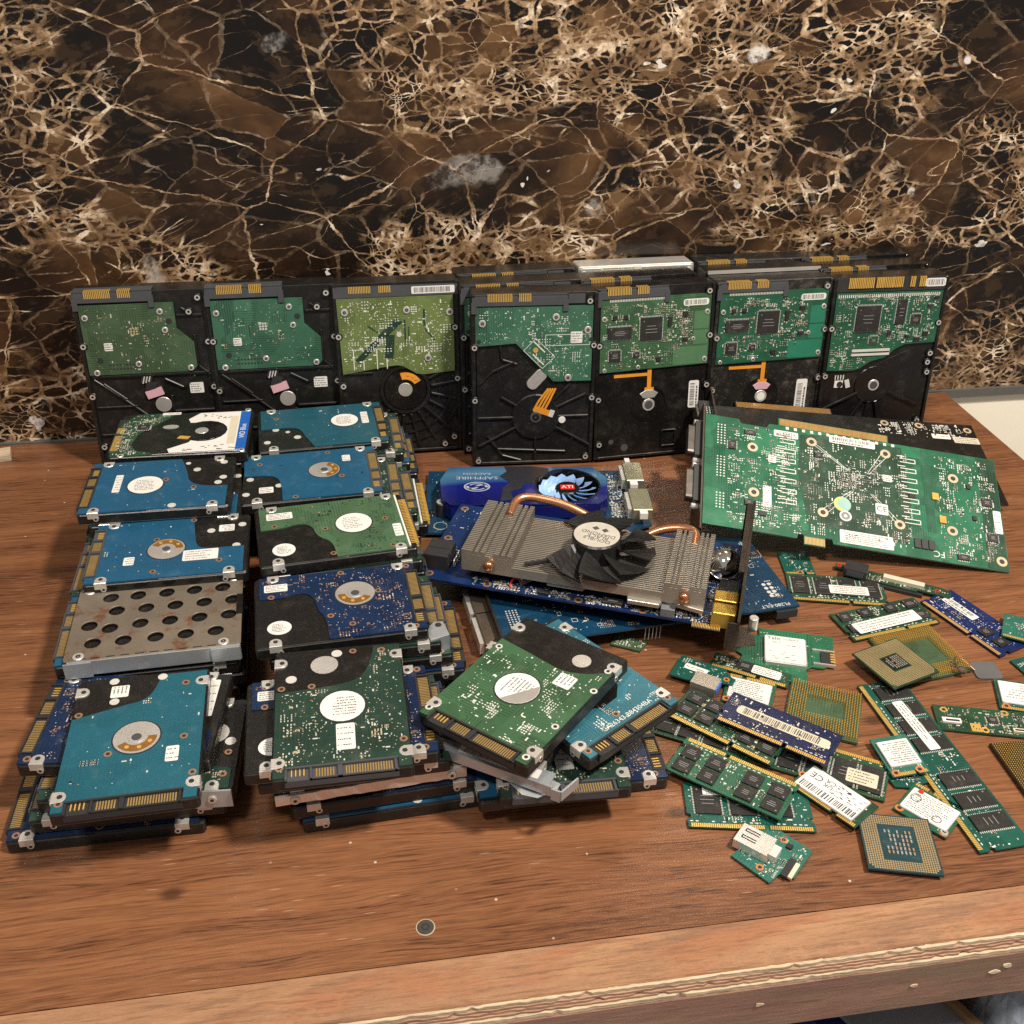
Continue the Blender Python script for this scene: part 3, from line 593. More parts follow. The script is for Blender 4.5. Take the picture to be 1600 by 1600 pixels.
def desk_chips(loc, yaw, lean, label, board, seed, barcode=None, dusty=0):
    t = desk_base(loc, yaw, lean, label, [(10, 22, 22, 22, 1), (22, 22, 22, 8, 1), (10, 22, 10, 8, 1), (10, 8, 22, 8, 1)], [(-47.6, 100), (47.6, 103), (-47.6, 54), (47.6, 60), (-46, 14), (45, 140)], face=-2.2, mt=GLOSSBLK if not dusty else MATS.get('dusty_black') or plain('dusty_black', (.012, .011, .01), .4, 0, .3, 300, .1, 1.0))
    poly = [(-47, 77), (47, 79), (47, 138), (-47, 138)]
    board_on(t, poly, PCBS[board])
    desk_sata(t, -50, 10, 138.2, None, 8, 8)
    z = -.3
    chip(t, -4, 112, 18.5, 19, z); chip(t, -31, 110, 20, 10, z, pins=2); chip(t, -34.5, 91, 9.5, 9.5, z); chip(t, 12, 117, 3.2, 8, z, pins=0); chip(t, 25, 122.5, 4.4, 4, z, pins=2); chip(t, 26, 101, 4.2, 3.4, z, pins=2)
    chip(t, -35, 123, 4, 3.4, z, pins=22); chip(t, -26, 123, 4, 3.2, z, pins=22); chip(t, -16, 91, 5.2, 4.6, z, pins=4); chip(t, 3, 86, 4.2, 3.8, z, pins=0)
    b = MB()
    for x0, y0, x1, y1 in ((16, 79.5, 46, 94.5), (33, 96, 46, 108), (33, 109, 46, 124)): b.prism(rrect(x0, y0, x1, y1, .6, 1), -.32, -.16)
    b.build('copper_pour', PCBS['mint' if board == 'grass' else 'jade'], t)
    for x, y in ((-44, 122), (44, 123), (26, 115), (44, 83), (-14, 80), (-43, 79), (33, 101)): screw(t, x, y, -.25, 2.2 if x in (44, -44) else 1.8)
    sticker(t, 34, 131.5, 22, 5.5, -.25, 0, 0, bar=True, r=2)
    f = MB(); f.box(-34, 71.5, -2, -3, 74, -1.6); f.box(-5, 61, -1.9, -1.4, 78, -1.5); f.rbox(-3, 60, 8, 2.4, -1.9, -1.4); f.build('motor_flex', KAPTON, t)
    m = MB(); m.ring(-3, 47, 14.5, 15.8, -2.3, -1.7, 36); m.cyl(-3, 47, 14, -2.5, -1.95, 36); m.build('motor_housing', GLOSSBLK, t)
    MB().prism([(-11, 56), (-8, 52), (2, 52), (5, 56), (0, 59), (-6, 59)], -2, -1.3, 0, .2).build('foam_pad', PINK if dusty else ALU, t)
    h = MB(); h.cyl(-3, 46, 5.4, -2, -1, 22, 0, .3); h.cyl(-3, 46, 3.6, -1.1, -.85, 18, 1); h.build('motor_hub', [STEEL, PAPER if dusty else GREYP], t)
    if not dusty:
        e = MB(); e.cyl(-23, 9, 3.2, -2.3, -1.9, 16); e.cyl(-35, 15, 2.2, -2.3, -2, 14); e.build('vent_seal', GREYP, t)
    if barcode: sticker(t, *barcode, -2.15, 90, 1, bar=True, r=1.5, name='barcode_label')
    populate(t, inset([(-46, 79), (15, 79), (32, 95), (32, 128), (14, 134), (-46, 135)], 1), -.28, seed, 90, 46, 110, .35, [(-4, 112, 12), (-31, 110, 9), (-34.5, 91, 7)], None, .95)
    populate(t, [(16, 96), (32, 96), (32, 127), (12, 127)], -.28, seed+1, 10, 8, 16, .6)
    fingers(t, -40, 135.4, 8, 137.4, -.3, 'x', 1.3, TIN, 'connector_leads')
    return t
def desk_maxtor(loc, yaw, lean, label):
    cx, cy = -2, 52
    ribs = [(cx+15*math.cos(rad(a)), cy+15*math.sin(rad(a)), cx+L*math.cos(rad(a)), cy+L*math.sin(rad(a)), 2.2, 1.8) for a, L in ((205, 48), (240, 50), (262, 46), (285, 46), (335, 48))]+[(-46, 20, -30, 6, 1.2)]
    t = desk_base(loc, yaw, lean, label, ribs, [(-47.6, 104), (47.6, 106), (-47.6, 62), (44, 71), (45, 62), (44, 17), (45, 79)], face=-2.2, mt=GLOSSBLK)
    poly = soften([(-47, 67), (-24, 66), (-17, 68)], 1)+[(-16, 69), (-8, 74), (4, 77), (12, 84), (20, 88), (47, 89), (47, 134), (-47, 134)]
    board_on(t, poly, PCBS['kelly'])
    z = -.3
    chip(t, -17, 112, 21, 22, z, 1.4); chip(t, 12, 117, 8.5, 21, z, pins=22); chip(t, 26, 110, 8.5, 8.5, z); chip(t, -9, 93, 7.5, 6.5, z, mt=PCBS['ram']); chip(t, 37, 97, 4, 4, z, pins=2); chip(t, 30, 92, 4.6, 4.4, z, pins=2); chip(t, 37, 121, 4, 3, z, pins=2); chip(t, 4, 99, 4, 3.6, z, pins=0); chip(t, 21, 95, 3.4, 3, z, pins=2); chip(t, 42, 128, 4, 3, z, pins=2)
    c = MB(); c.box(-27, 83, -.3, 7, 85, .6, 0); c.box(-27, 79.4, -.3, 7, 81.4, .6, 0); c.box(-26, 81.6, -.3, 6, 82.8, .2, 1); c.build('flex_socket', [TIN, PCBS['ram']], t)
    b = MB(); b.box(-50, 134.8, -9, 50, 146, -.8, 0); b.build('connector', DARK, t)
    p = MB(); rg = random.Random(4)
    for x0, x1 in ((-38, -16), (-14, 9), (16, 20), (24, 30)):
        x = x0
        while x < x1: p.box(x, 138, -.8, x+.9, 146.6, .2+rg.uniform(0, .5)); x += 1.5
    p.build('pin_row', GOLD, t)
    fingers(t, -46, 130, 44, 132.6, -.25, 'x', 1.8, TIN, 'connector_leads')
    sticker(t, 39, 141, 19, 7, -.7, 0, 0, bar=True, r=3)
    m = MB(); m.cyl(cx, cy, 17, -2.6, -1.2, 36, 0, .5); m.prism([(cx-12, cy+12), (cx+17, cy+2), (30, 84), (10, 76)], -2.4, -1.8, 0, .3); m.cyl(cx, cy, 5, -1.3, -.4, 22, 1, .2); m.cyl(cx, cy, 3.4, -.45, -.2, 18, 2); m.build('motor_housing', [GLOSSBLK, STEEL, GREYP], t)
    s = MB(); s.rbox(-34, 54, 7.5, 6, -2.2, -1.2, 0, 0); s.cyl(-33, 54, 2.6, -1.2, -.8, 14, 2); s.rbox(-26, 54, 4, 7, -2.2, -1, .3, 1)
    for i in range(4): s.box(-38+i*2.4, 58, -2, -37+i*2.4, 62, -1.4, 1)
    s.build('motor_socket', [PAPER, TIN, DARK], t)
    MB().cyl(16, 29, 2.5, -2.3, -1.8, 14).build('vent_seal', GLOSSBLK, t)
    populate(t, inset(poly, 1.5), -.28, 77, 120, 70, 150, .3, [(-17, 112, 15), (12, 117, 9), (26, 110, 7), (-9, 93, 6), (-10, 82, 8)], None, 1.0)
    return t
# ------------------------------------------------------------------ setting
def slab(name, x0, y0, z0, x1, y1, z1, mt, cat=None): return tag(MB().box(x0, y0, z0, x1, y1, z1).build(name, mt), kind='structure')
slab('marble_wall', -900, 872, -8, 1400, 892, 1500, marble())
slab('slab_edge', -900, 868.5, -8.2, 1400, 871.8, .4, plain('grey_seal', (.1, .095, .09), .6))
CREAM = plain('cream_tile', (.88, .82, .7), .3, 0, .15, 20)
slab('lower_wall', -900, 874, -900, 1400, 890, -8.5, CREAM)
slab('floor', -1500, -900, -920, 2000, 873, -900, CREAM)
tb = empty('table', (0, 311, 0), (0, 0, 0), 'wooden workbench topped with walnut laminate, its front edge worn bare', 'table')
WX0, WX1 = -600, 571
top = MB().box(WX0, 0, -16, WX1, 555, 0).build('table_top', wood(), tb)
NOSE = worn_wood('bare_nosing', (.29, .145, .075), (.38, .2, .1), (.33, .135, .06))
n = MB(); rg = random.Random(3)
K = 420; prof = [(-.3, -.35), (-4, -1.0), (-12, -1.6), (-20, -2.4), (-23, -4.2), (-23.3, -16)]
for i in range(K+1):
    x = WX0+(WX1-WX0)*i/K
    for j, (y, z) in enumerate(prof):
        e = (rg.uniform(-.5, .5) if 0 < j < 4 else 0); e += (rg.uniform(-2.2, .8) if j in (3, 4) and rg.random() < .3 else 0); n.v.append((x, y+e*.6, z+e*.5))
for i in range(K):
    for j in range(len(prof)-1): n.f.append((i*6+j, i*6+j+1, (i+1)*6+j+1, (i+1)*6+j)); n.m.append(0)
n.build('worn_nosing', NOSE, tb, smooth=True)
PLY = [worn_wood('pale_ply', (.62, .5, .34), (.55, .42, .28), (.68, .57, .42), .8, 120), worn_wood('pink_ply', (.4, .23, .15), (.48, .3, .2), (.34, .18, .12), .8, 120)]
for k, (z0, z1, m_, dy) in enumerate(((-6.4, -4.3, 0, -24.4), (-7.9, -6.45, 1, -24.9), (-9.5, -7.95, 1, -25.4), (-11, -9.55, 1, -26), (-13.8, -11.05, 0, -27))):
    p = MB(); rg = random.Random(k)
    for i in range(K+1):
        x = WX0+(WX1-WX0)*i/K; e = rg.uniform(-.25, .3)+(rg.uniform(.5, 1.4) if rg.random() < .05 else 0); g0 = rg.uniform(-.14, .1); p.v += [(x, dy+e, z0+.2+g0), (x, dy+e, z1+g0*.6), (x, -16, z1), (x, -16, z0)]
    for i in range(K):
        for j in range(4): p.f.append((i*4+j, i*4+(j+1) % 4, i*4+4+(j+1) % 4, i*4+4+j)[::-1]); p.m.append(0)
    p.build('plywood_layer', PLY[m_], tb)
MAROON = worn_wood('maroon_paint', (.25, .11, .085), (.3, .16, .11), (.2, .12, .08), .55, 60)
MB().prism([(-27.6, -46), (-27.6, -13.9), (-3, -13.9), (-3, -46)], WX0, WX1).xform(lambda x, y, z: (z, x, y)).build('fascia', MAROON, tb)
for x, z, r in ((250, -28, 1.9), (292, -26, 2.2), (298, -22, 2.4), (95, -30, 1.6), (170, -26, 2)):
    q = MB(); rg = random.Random(int(x)); q.prism([(x+rg.uniform(.6, 1.7)*r*math.cos(a), z+rg.uniform(.4, .8)*r*math.sin(a)) for a in [i*.785 for i in range(8)]], 0, .5); q.xform(lambda a, b_, c: (a, -27.7-c, b_)); q.build('paint_chip', PLY[0], tb)
q = MB(); q.cyl(15.7, 18, 4.7, -.2, .3, 20, 1); q.cyl(15.7, 18, 4.1, .3, .6, 18, 0); q.ring(15.7, 18, 1.2, 2.2, .55, .75, 6, m=2); q.build('countersunk_screw', [plain('dull_screw', (.09, .085, .075), .5, .7), plain('splinter', (.4, .32, .22), .7), DARK], tb)
# ------------------------------------------------------------------ drives standing along the wall
d1 = desk_seagate((-161.7, 811, 0), 0, 5, 'standing desktop drive at the row\'s left end, olive green board and pink foam pad', 'moss', 11, 0)
d2 = desk_seagate((-61.7, 810, 0), .2, 5, 'standing desktop drive with sea green board and pink pad, second from the left', 'sea', 12, 0)
d3 = desk_lime((37.8, 804, 0), .3, 6.5, 'standing desktop drive with full width yellow green board and fan-shaped ribs')
d4 = desk_wd((144.6, 771.5, 0), -3.2, 5, 'standing desktop drive with diagonally cut green board and orange flex, frontmost of three')
d5 = desk_chips((247.1, 771, 0), 3.6, 7, 'standing glossy black desktop drive with chips on its board and silver motor hub', 'grass', 21, (37, 52, 24, 9))
d6 = desk_chips((347.9, 778, 0), 1.2, 5.2, 'dusty black standing desktop drive with pink motor pad and tall barcode label', 'kelly', 22, (34, 42, 34, 10), 1)
d7 = desk_maxtor((447.5, 775, 0), -1, 5.2, 'standing desktop drive at the row\'s right end, large square chip and gold pin row')
GB = 'desktop drives standing against the marble'
place_on(d4, (139.4, 798.5, 26*math.sin(rad(4.6))), 1.2, 'desktop drive directly behind the one with the diagonally cut board, grey connector showing', GB, (85.4, 0))
place_on(d4, (139.8, 826, 26*math.sin(rad(4.4))), 3, 'rearmost of the three green board drives stacked upright near the middle', GB, (85.6, 0))
place_on(d5, (238.5, 799.5, 26*math.sin(rad(5.2))), 3.9, 'upright black drive just behind the glossy one with silver motor hub', GB, (84.8, 0))
place_on(d6, (347.6, 832, 26*math.sin(rad(4.8))), 0, 'rearmost upright drive behind the dusty one, gold contacts showing above a silver strip', GB, (85.2, 0))
place_on(d7, (448, 803, 26*math.sin(rad(5))), 2.5, 'upright drive directly behind the one with the gold pin row', GB, (85, 0)) if False else None
b7 = place_on(d5, (446.5, 803.5, 26*math.sin(rad(5))), 3, 'middle upright drive of the three at the right end of the row', GB, (85, 0))
b8 = place_on(d5, (441, 832, 26*math.sin(rad(4.6))), 2.2, 'rearmost upright drive of the three at the right end of the row', GB, (85.4, 0))
# two drives turned with the cover side to the viewer
def desk_cover(loc, yaw, lean, label, mt, strip):
    t = empty('desktop_hard_drive', (loc[0], loc[1], 26*math.sin(rad(lean))), (90-lean, 0, yaw), label, 'hard drive', GB)
    MB().prism(rrect(-50.8, 0, 50.8, 146.5, 2, 2), -26, -3, 0, .6).build('casing', BLACK if strip else ALU, t)
    c = MB(); c.prism(rrect(-49.5, 1, 49.5, 145.6, 2.5, 3), -3.2, -1.2, 0, .8)
    c.prism(soften([(-46, 120), (-40, 134), (-30, 139), (36, 139), (44, 132), (46, 120), (46, 10), (-46, 10)], 2), -1.3, -.2, 0, .8); c.build('cover', mt, t)
    for x, y in ((-46, 141), (46, 141), (-46, 8), (46, 8)): screw(t, x, y, -1.1, 2.2)
    if strip:
        MB().box(-50, 144.6, -2.8, 50, 147.2, -.6).build('edge_strip', ALU, t); sticker(t, 10, 137.5, 16, 6.5, -.1, 0, 2); sticker(t, 36, 141, 8, 4, -.9, 0, 1)
        q = MB()
        for i in range(30): q.cyl(-44+i*2.2, 142.6, .45, -1.2, -.95, 6)
        q.build('rivet_row', ALU, t)
    else: sticker(t, -14, 144.2, 36, 2.2, -1.1, 0, 1, mt=CREAMP)
    return t
desk_cover((243.5, 829.5, 0), 1, 4.8, 'bare aluminium cover of an upright drive peeping over the glossy black one', ALU, False)
desk_cover((347.6, 805, 0), 1, 5, 'black upright drive with silver top strip and small white stickers behind the dusty one', GLOSSBLK, True)
# ------------------------------------------------------------------ laptop drives: tops of the piles
GL = 'laptop drives piled on the table'
ST = dict
cl = 180
L1 = empty('laptop_hard_drive', (-131, 741, 57), (0, 0, 178.9), 'laptop drive with large white label and blue end band, top of the rear left pile', 'hard drive', GL)
b = MB(); b.prism(rrect(-50, -35, 49, 35, 2.2, 3), 0, 8.2, 0, .6); b.build('casing', BLACK, L1)
b = MB(); b.prism(soften([(-20, -33), (-20, -22), (8, -33.5), (30, -30), (46, -30), (46, 34), (-34, 34), (-34, 20)], 0)[0:0] or rrect(-49, -33, 20, 33, 2, 2), 8, 8.6, 0, .2); b.build('top_plate', GLOSSBLK, L1)
p1 = [(-47, -32), (-47, 32), (6, 32), (8, 26), (-6, 17)]+[(-16+17*math.cos(rad(a)), -1+17*math.sin(rad(a))) for a in range(60, 301, 20)]+[(-4, -16), (-2, -22), (-10, -32)]
MB().prism(p1, 8.6, 8.75).build('label', PAPER, L1)
MB().box(-48.5, -31.5, 8.77, -41, 31.5, 8.85).build('blue_band', BLUEPAPER, L1)
text('WD Blue', 4.4, -44.7, 2, 8.9, L1, PAPER, -90); text('1.0TB', 4, -36.5, -16, 8.82, L1, BLUEPAPER, -90)
m = MB(); m.cyl(-16, -1, 15.5, 8.5, 9, 32, 0, .2); m.cyl(-14, -1, 5, 8.9, 9.3, 20, 1, .2); m.build('motor_housing', [GLOSSBLK, ALU], L1)
MB().prism([(-7, 8), (1, 6), (3, 10), (-5, 12)], 8.7, 9.2).build('motor_flex', GOLD, L1); MB().cyl(10, -10, 6, 8.5, 8.95, 20).xform(lambda x, y, z: (x, -10+(y+10)*.55, z)).build('oval_plate', ALU, L1)
q = MB(); rg = random.Random(2)
for i in range(16): q.tile(-44+rg.uniform(0, 40), 22+rg.uniform(0, 8), rg.uniform(1, 4), .9, 8.77, 0, 0, .03)
for i in range(20): q.tile(-38+rg.uniform(0, 26), -29+rg.uniform(0, 8), rg.uniform(.8, 2), .8, 8.77, 0, 0, .03)
q.build('print', INK, L1, 'stuff'); MB().prism(rrect(-40, -24, -34, 22, .5, 1), 8.78, 8.86).build('aged_sticker', CREAMP, L1)
pl = soften([(30, 34), (14, 33), (36, 24), (32, -4), (16, -20), (8, -34), (48, -34), (48, 34)], 1); MB().prism(pl, 8, 8.8).build('circuit_board', PCBS['ram'], L1)
populate(L1, inset(pl, 1), 8.82, 8, 60, 30, 60, .45); chip(L1, 30, -10, 9, 7, 8.8); sticker(L1, 12, -32.5, 14, 4, 8.9, 0, 1)
c = MB(); c.box(42, -27, 4, 50, 27, 8.4); c.build('connector', DARK, L1); fingers(L1, 43.5, -12, 49, -3, 8.6, name='data_contacts'); fingers(L1, 43.5, 1, 49, 25, 8.6, name='power_contacts')
for x, y in ((-46, -34), (-46, 33), (40, 33)): screw(L1, x, y, 8.4, 2.4)
L2 = laptop_drive('laptop_hard_drive', 'tosh', CUT['a'], (-138.9, 664, 57), 180, 'teal blue laptop drive with round white motor label, second in the left column', 'label', (9, 1), 12.6, [(28, -3, 5, 24, ST(rows=4))], [(-17, -28, 1.8), (-24, -18, 2.6), (-42, -27, 2.6), (-43, -5, 2.6), (-40, 2, 2.6), (-12, 31, 2.8)], seed=41, detail=(12, 1, 6), group=GL, rings=((-24, 8), (-4, -5)))
L3 = laptop_drive('laptop_hard_drive', 'tosh', CUT['b'], (-125.3, 596, 47.5), -178.5, 'teal blue laptop drive with bare motor and white text sticker, above the rusty cage', 'flexC', (2, 2), 12.4, [(24, 13, 6.5, 9, ST(rows=2)), (-20, 12, 22, 12, ST(rows=3, rot=180)), (-35, -19, 10, 8, ST(rows=3))], [(-25, -17, 2.6), (-45, -22, 2.6), (-42, 3, 2.6)], seed=42, detail=(14, 1, 6), group=GL, rings=((9, -10), (8, 27), (-32, 20), (-13, -31)))
L5 = laptop_drive('laptop_hard_drive', 'teal', CUT['g'], (-125.5, 431.9, 38), -88.2, 'teal laptop drive with bare silver motor, top of the front left pile', 'flexB', (2, 1), 12.6, [(17, 20, 6.5, 11, ST(rows=2, rot=90)), (-37, -12, 9.5, 9.5, ST(rows=3))], [(-46, -16, 2.6), (-29, -14, 2.6), (-45, 10, 2.6)], seed=43, detail=(16, 2, 8), group=GL, rings=((-38, 23), (-20, -31), (12, -12), (5, 25), (32, 31), (43, -31)))
R1 = laptop_drive('laptop_hard_drive', 'tosh2', CUT['c'], (-27.5, 758, 47.5), 3.8, 'petrol blue laptop drive with oval white motor label, rear of the right column', 'label', (18, 6), 11.5, [(34, 8, 5.5, 20, ST(rows=4))], [(-36, 0, 2.6), (-43, -20, 2.6), (-20, -15, 2.8), (-27, -5, 1.8)], seed=44, detail=(14, 1, 6), group=GL, rings=((-35, 18),))
R2 = laptop_drive('laptop_hard_drive', 'tosh', CUT['f'], (-36, 681.5, 47.5), 3.3, 'teal blue laptop drive with corroded bare motor plate, second in the right column', 'flexD', (10, 4), 12, [(27, 19, 6, 9, ST(rows=2)), (-32, -17, 10, 8, ST(rows=2))], [(-43, 0, 2.6), (-23, -12, 2.6), (-46, -21, 2.6)], seed=45, detail=(40, 2, 8), group=GL, rings=((-36, 20), (14, 30), (22, -7), (-12, -31)), pads_m=[DARK, DARK, DARK, PCBS['tosh2'], DARK])
R3 = laptop_drive('laptop_hard_drive', 'sage', CUT['d'], (-19.5, 593.8, 55), 5.9, 'sage green laptop drive with white motor plate and long gold pin row', 'label', (13, 3), 12.6, [(-34, 22, 17, 8, ST(rows=3)), (-34, -18, 14.5, 14.5, ST(rnd=True, rows=4)), (40, -12, 5.5, 15, ST(rows=3))], [], 'ide', 46, (140, 14, 60), GL, ((-6, 0), (34, 4), (-38, 10), (-4, -30), (34, -29)), pads_m=[PCBS['pine'], PCBS['pine'], DARK, PCBS['pine'], TAN])
R4 = laptop_drive('laptop_hard_drive', 'blue', CUT['e'], (-18, 520.6, 47.5), 3.4, 'dark blue laptop drive with silver motor plate and round white sticker, fourth in right column', 'flexC', (10, 8), 12.8, [(-37, 22, 14, 7.5, ST(rows=3)), (-36, -17, 14, 13, ST(rnd=True, rows=4))], [], seed=47, detail=(170, 22, 60), group=GL, rings=((-40, 29), (-40, 13), (3, 31), (24, 8), (-6, -12), (6, -22), (44, 31), (42, -31)), pads_m=[RINGCU, TIN, RINGCU, RINGCU, TIN])
R5 = laptop_drive('laptop_hard_drive', 'pine', CUT['i'], (-19, 429.5, 47.5), -89.5, 'dark green laptop drive with round white motor label, frontmost top of the right column', 'label', (1, 1), 12.6, [(24, 2, 9.6, 19, ST(rows=3, rot=90))], [(-35, -8, 7.6), (-44, -1, 3), (-25, -26, 3)], seed=48, detail=(240, 14, 60), group=GL, rings=((-17, -31), (-17, -15), (-44, 8), (-43, 24), (30, 31), (42, -31)), pads_m=[TIN, PADGOLD, PADGOLD, TIN, TAN])
M5 = laptop_drive('laptop_hard_drive', 'grass', CUT['h'], (80.3, 428.5, 50.6), -134.5, 'bright green laptop drive lying aslant on top of the loose middle pile', 'label', (5, -2), 13, [(-14, 16, 10.5, 10.5, ST(rows=3))], [(-34, 14, 5.4)], seed=49, detail=(90, 26, 40), group=GL, rings=((-18, -31), (-34, 31), (-16, 33), (18, 31), (44, 31), (43, -32)), pads_m=[SILK, TIN, SILK, SILK, TIN], tilt=(1.5, 1.5), ring_m=TIN)
s_ = MB().prism([(5+12*math.cos(rad(a)), -2+12*math.sin(rad(a))) for a in range(-15, 130, 12)], 9.22, 9.3).build('worn_foil', ALU, M5)
M4 = laptop_drive('laptop_hard_drive', 'tealpale', CUT['c'], (108.5, 441, 38.2), -57.6, 'pale teal laptop drive half hidden under the bright green one, gold connector facing out', 'plain', (-2, -6), 12, [], [], seed=50, detail=(60, 24, 30), group=GL, rings=((44, -31), (34, 0), (43, 31)), pads_m=[SILK, TIN, CHIP, SILK, TAN], texts=(('CA26343-B84304BA', 3.2, 38.5, 4, SILK, 90), ('TP1', 2.4, 36, 28, SILK, 90), ('P4', 2.2, 28, 16, SILK, 90)))
M4p = MB().prism([(22, -8), (26, -2), (25, 10), (18, 18), (10, 17), (6, 8), (10, -6)], 8.95, 9.15).build('dark_pad', GLOSSBLK, M4)
# ------------------------------------------------------------------ rusty perforated cage
def plate_holes(name, outer, holes, z0, z1, mt, parent, bev=.25):
    c = bpy.data.curves.new('c', 'CURVE'); c.dimensions = '2D'; c.fill_mode = 'BOTH'; c.extrude = ((z1-z0)/2-bev)*MM; c.bevel_depth = bev*MM; c.bevel_resolution = 1
    for ring_ in [outer]+holes:
        s = c.splines.new('POLY'); s.points.add(len(ring_)-1); s.use_cyclic_u = True
        for p_, (x, y) in zip(s.points, ring_): p_.co = (x*MM, y*MM, 0, 1)
    o = bpy.data.objects.new('c', c); col.objects.link(o); bpy.context.view_layer.update()
    me = bpy.data.meshes.new_from_object(o.evaluated_get(bpy.context.evaluated_depsgraph_get())); me.materials.clear(); me.materials.append(mt)
    bpy.data.objects.remove(o); bpy.data.curves.remove(c)
    for v in me.vertices: v.co.z += (z0+z1)/2*MM
    n_ = bpy.data.objects.new(name, me); col.objects.link(n_); n_.parent = parent; return n_
RUST = plain('rusty_sheet', (.25, .21, .165), .5, .55, .3, 120, .2, .35, 0, .8)
BLUEST = plain('bluish_steel', (.5, .54, .58), .35, .6, .15, 200)
cg = empty('drive_cage', (-126.5, 531, 47.7), (0, 0, -177.8), 'rusty steel drive cage perforated with round holes, in the left column', 'drive cage')
rows = [[(-37.5, -24), (-20.5, -24), (-4, -24), (13, -24), (29, -24)], [(-44, -10), (-27, -10), (-10, -10), (7, -10), (24, -10)], [(-42, 5), (-25, 5), (-8, 5), (9, 5), (26, 5), (37, 5)], [(-35, 20), (-18, 20), (-1, 20), (17, 20), (34, 20)]]
rows[2] = [(-42, 5), (-25, 5), (-8, 5), (9, 5), (22, 6), (35, 5)][:4]+[(26, 7), (38, 3)]
hs = [circle(x, y, 4.9, 20) for r in rows for x, y in r if abs(x) < 45]
plate_holes('perforated_plate', rrect(-49.5, -35, 48, 35, 1.5, 2), hs, .9, 2.0, RUST, cg)
MB().box(-48, -33.5, -.4, 46.5, 33.5, .1).build('insulating_sheet', GLOSSBLK, cg)
f = MB(); f.box(-49.5, 35.2, -8, 46, 36.2, 1.6); f.box(-49, 36.3, -8, -33, 37.2, 1.2); f.box(33, 36.3, -9, 48, 37.2, 1.2); f.build('side_flange', BLUEST, cg)
f = MB(); f.box(-49.5, -36.2, -8, 46, -35.2, 1.6); f.build('rear_flange', BLUEST, cg)
for x, w_ in ((-22, 12), (34, 13)):
    t_ = MB(); t_.prism(rrect(x-w_/2, -41.5, x+w_/2, -34, 1, 2), 2.05, 3.2, 0, .3); t_.cyl(x, -38, 1.8, 3.1, 3.35, 12, 1); t_.build('mounting_tab', [PAPER, DARK], cg)
for x, y in ((-44, -32), (42, -32), (-40, 32), (40, 32)): screw(cg, x, y, 2.1, 3.2)
MB().box(-50.2, -14, -2, -46.5, 6, 2.5).build('pull_tab', GLOSSBLK, cg)
for i in range(10): MB().box(-36+i*8, 33.6, 2.05, -31+i*8, 34.4, 2.15).build('edge_slot', DARK, cg); MB().box(-36+i*8, -34.4, 2.05, -31+i*8, -33.6, 2.15).build('edge_slot', DARK, cg)
# ------------------------------------------------------------------ bodies of the piles
ORD = ['second', 'third', 'fourth', 'fifth', 'sixth', 'lowest']
def pile(tops, n, x, y, rot, what, shifts, th=TH):
    """drives under a top drive; shifts = (dx, dy, drot) from the second one downwards"""
    for k in range(n-1):
        src, colour = tops[k % len(tops)]; dx, dy, dr = shifts[k % len(shifts)]
        o = 'lowest' if k == n-2 else ORD[k]
        place_on(src, (x+dx, y+dy, (n-2-k)*th), rot+dr, f'{colour} drive, {o} from the top under {what}', GL)
T_ = {'t': (L3, 'teal blue'), 'b': (R4, 'dark blue'), 's': (R3, 'sage green'), 'p': (R5, 'dark green'), 'k': (R2, 'teal blue'), 'g': (M5, 'bright green')}
pile([T_['p'], T_['b'], T_['t'], T_['p'], T_['b'], T_['t']], 7, -131, 741, 179, 'the one with the large white label', [(-2, 0, .4), (2, 0, -.5), (-3, 0, .5)])
pile([T_['t'], T_['p'], T_['b'], T_['p'], T_['t'], T_['b']], 7, -137, 664, 180, 'the left column\'s round motor label', [(4, 0, .2), (1, 0, -.4), (-2, 0, .3)])
pile([T_['p'], T_['p'], T_['t'], T_['b'], T_['p']], 6, -131, 596, -179.5, 'the left column\'s bare motor', [(-3, 0, .4), (-5, 0, -.6), (-2, 0, .5)])
pile([T_['t'], T_['b'], T_['p'], T_['t'], T_['t']], 6, -127.5, 531, -178, 'the rusty perforated cage', [(-4, 0, .2), (-1, 0, -.3), (1, 0, .4)])
pile([T_['p'], T_['k'], T_['b'], T_['p'], T_['s']], 6, -20, 757, 2.5, 'the rearmost drive of the right column', [(4, 0, -.6), (8, 0, .6), (14, 0, -.4)])
pile([T_['p'], T_['p'], T_['s'], T_['b'], T_['p']], 6, -24, 681, 2, 'the right column\'s corroded motor plate', [(2, 0, -.5), (12, 0, .8), (20, 0, -.8), (14, 0, 0)])
pile([T_['p'], T_['b'], T_['p'], T_['p'], T_['b'], T_['p']], 7, -17, 594.5, 4, 'the sage green one with gold pins', [(1, -1, .8), (3, 0, -.4), (5, 0, .3)], 9.17)
pile([T_['p'], T_['p'], T_['b'], T_['p'], T_['b']], 6, -10, 520, 2, 'the dark blue silver motored top', [(0, 0, -.3), (6, -1, .8), (14, -2, -1), (11, 0, .5)])
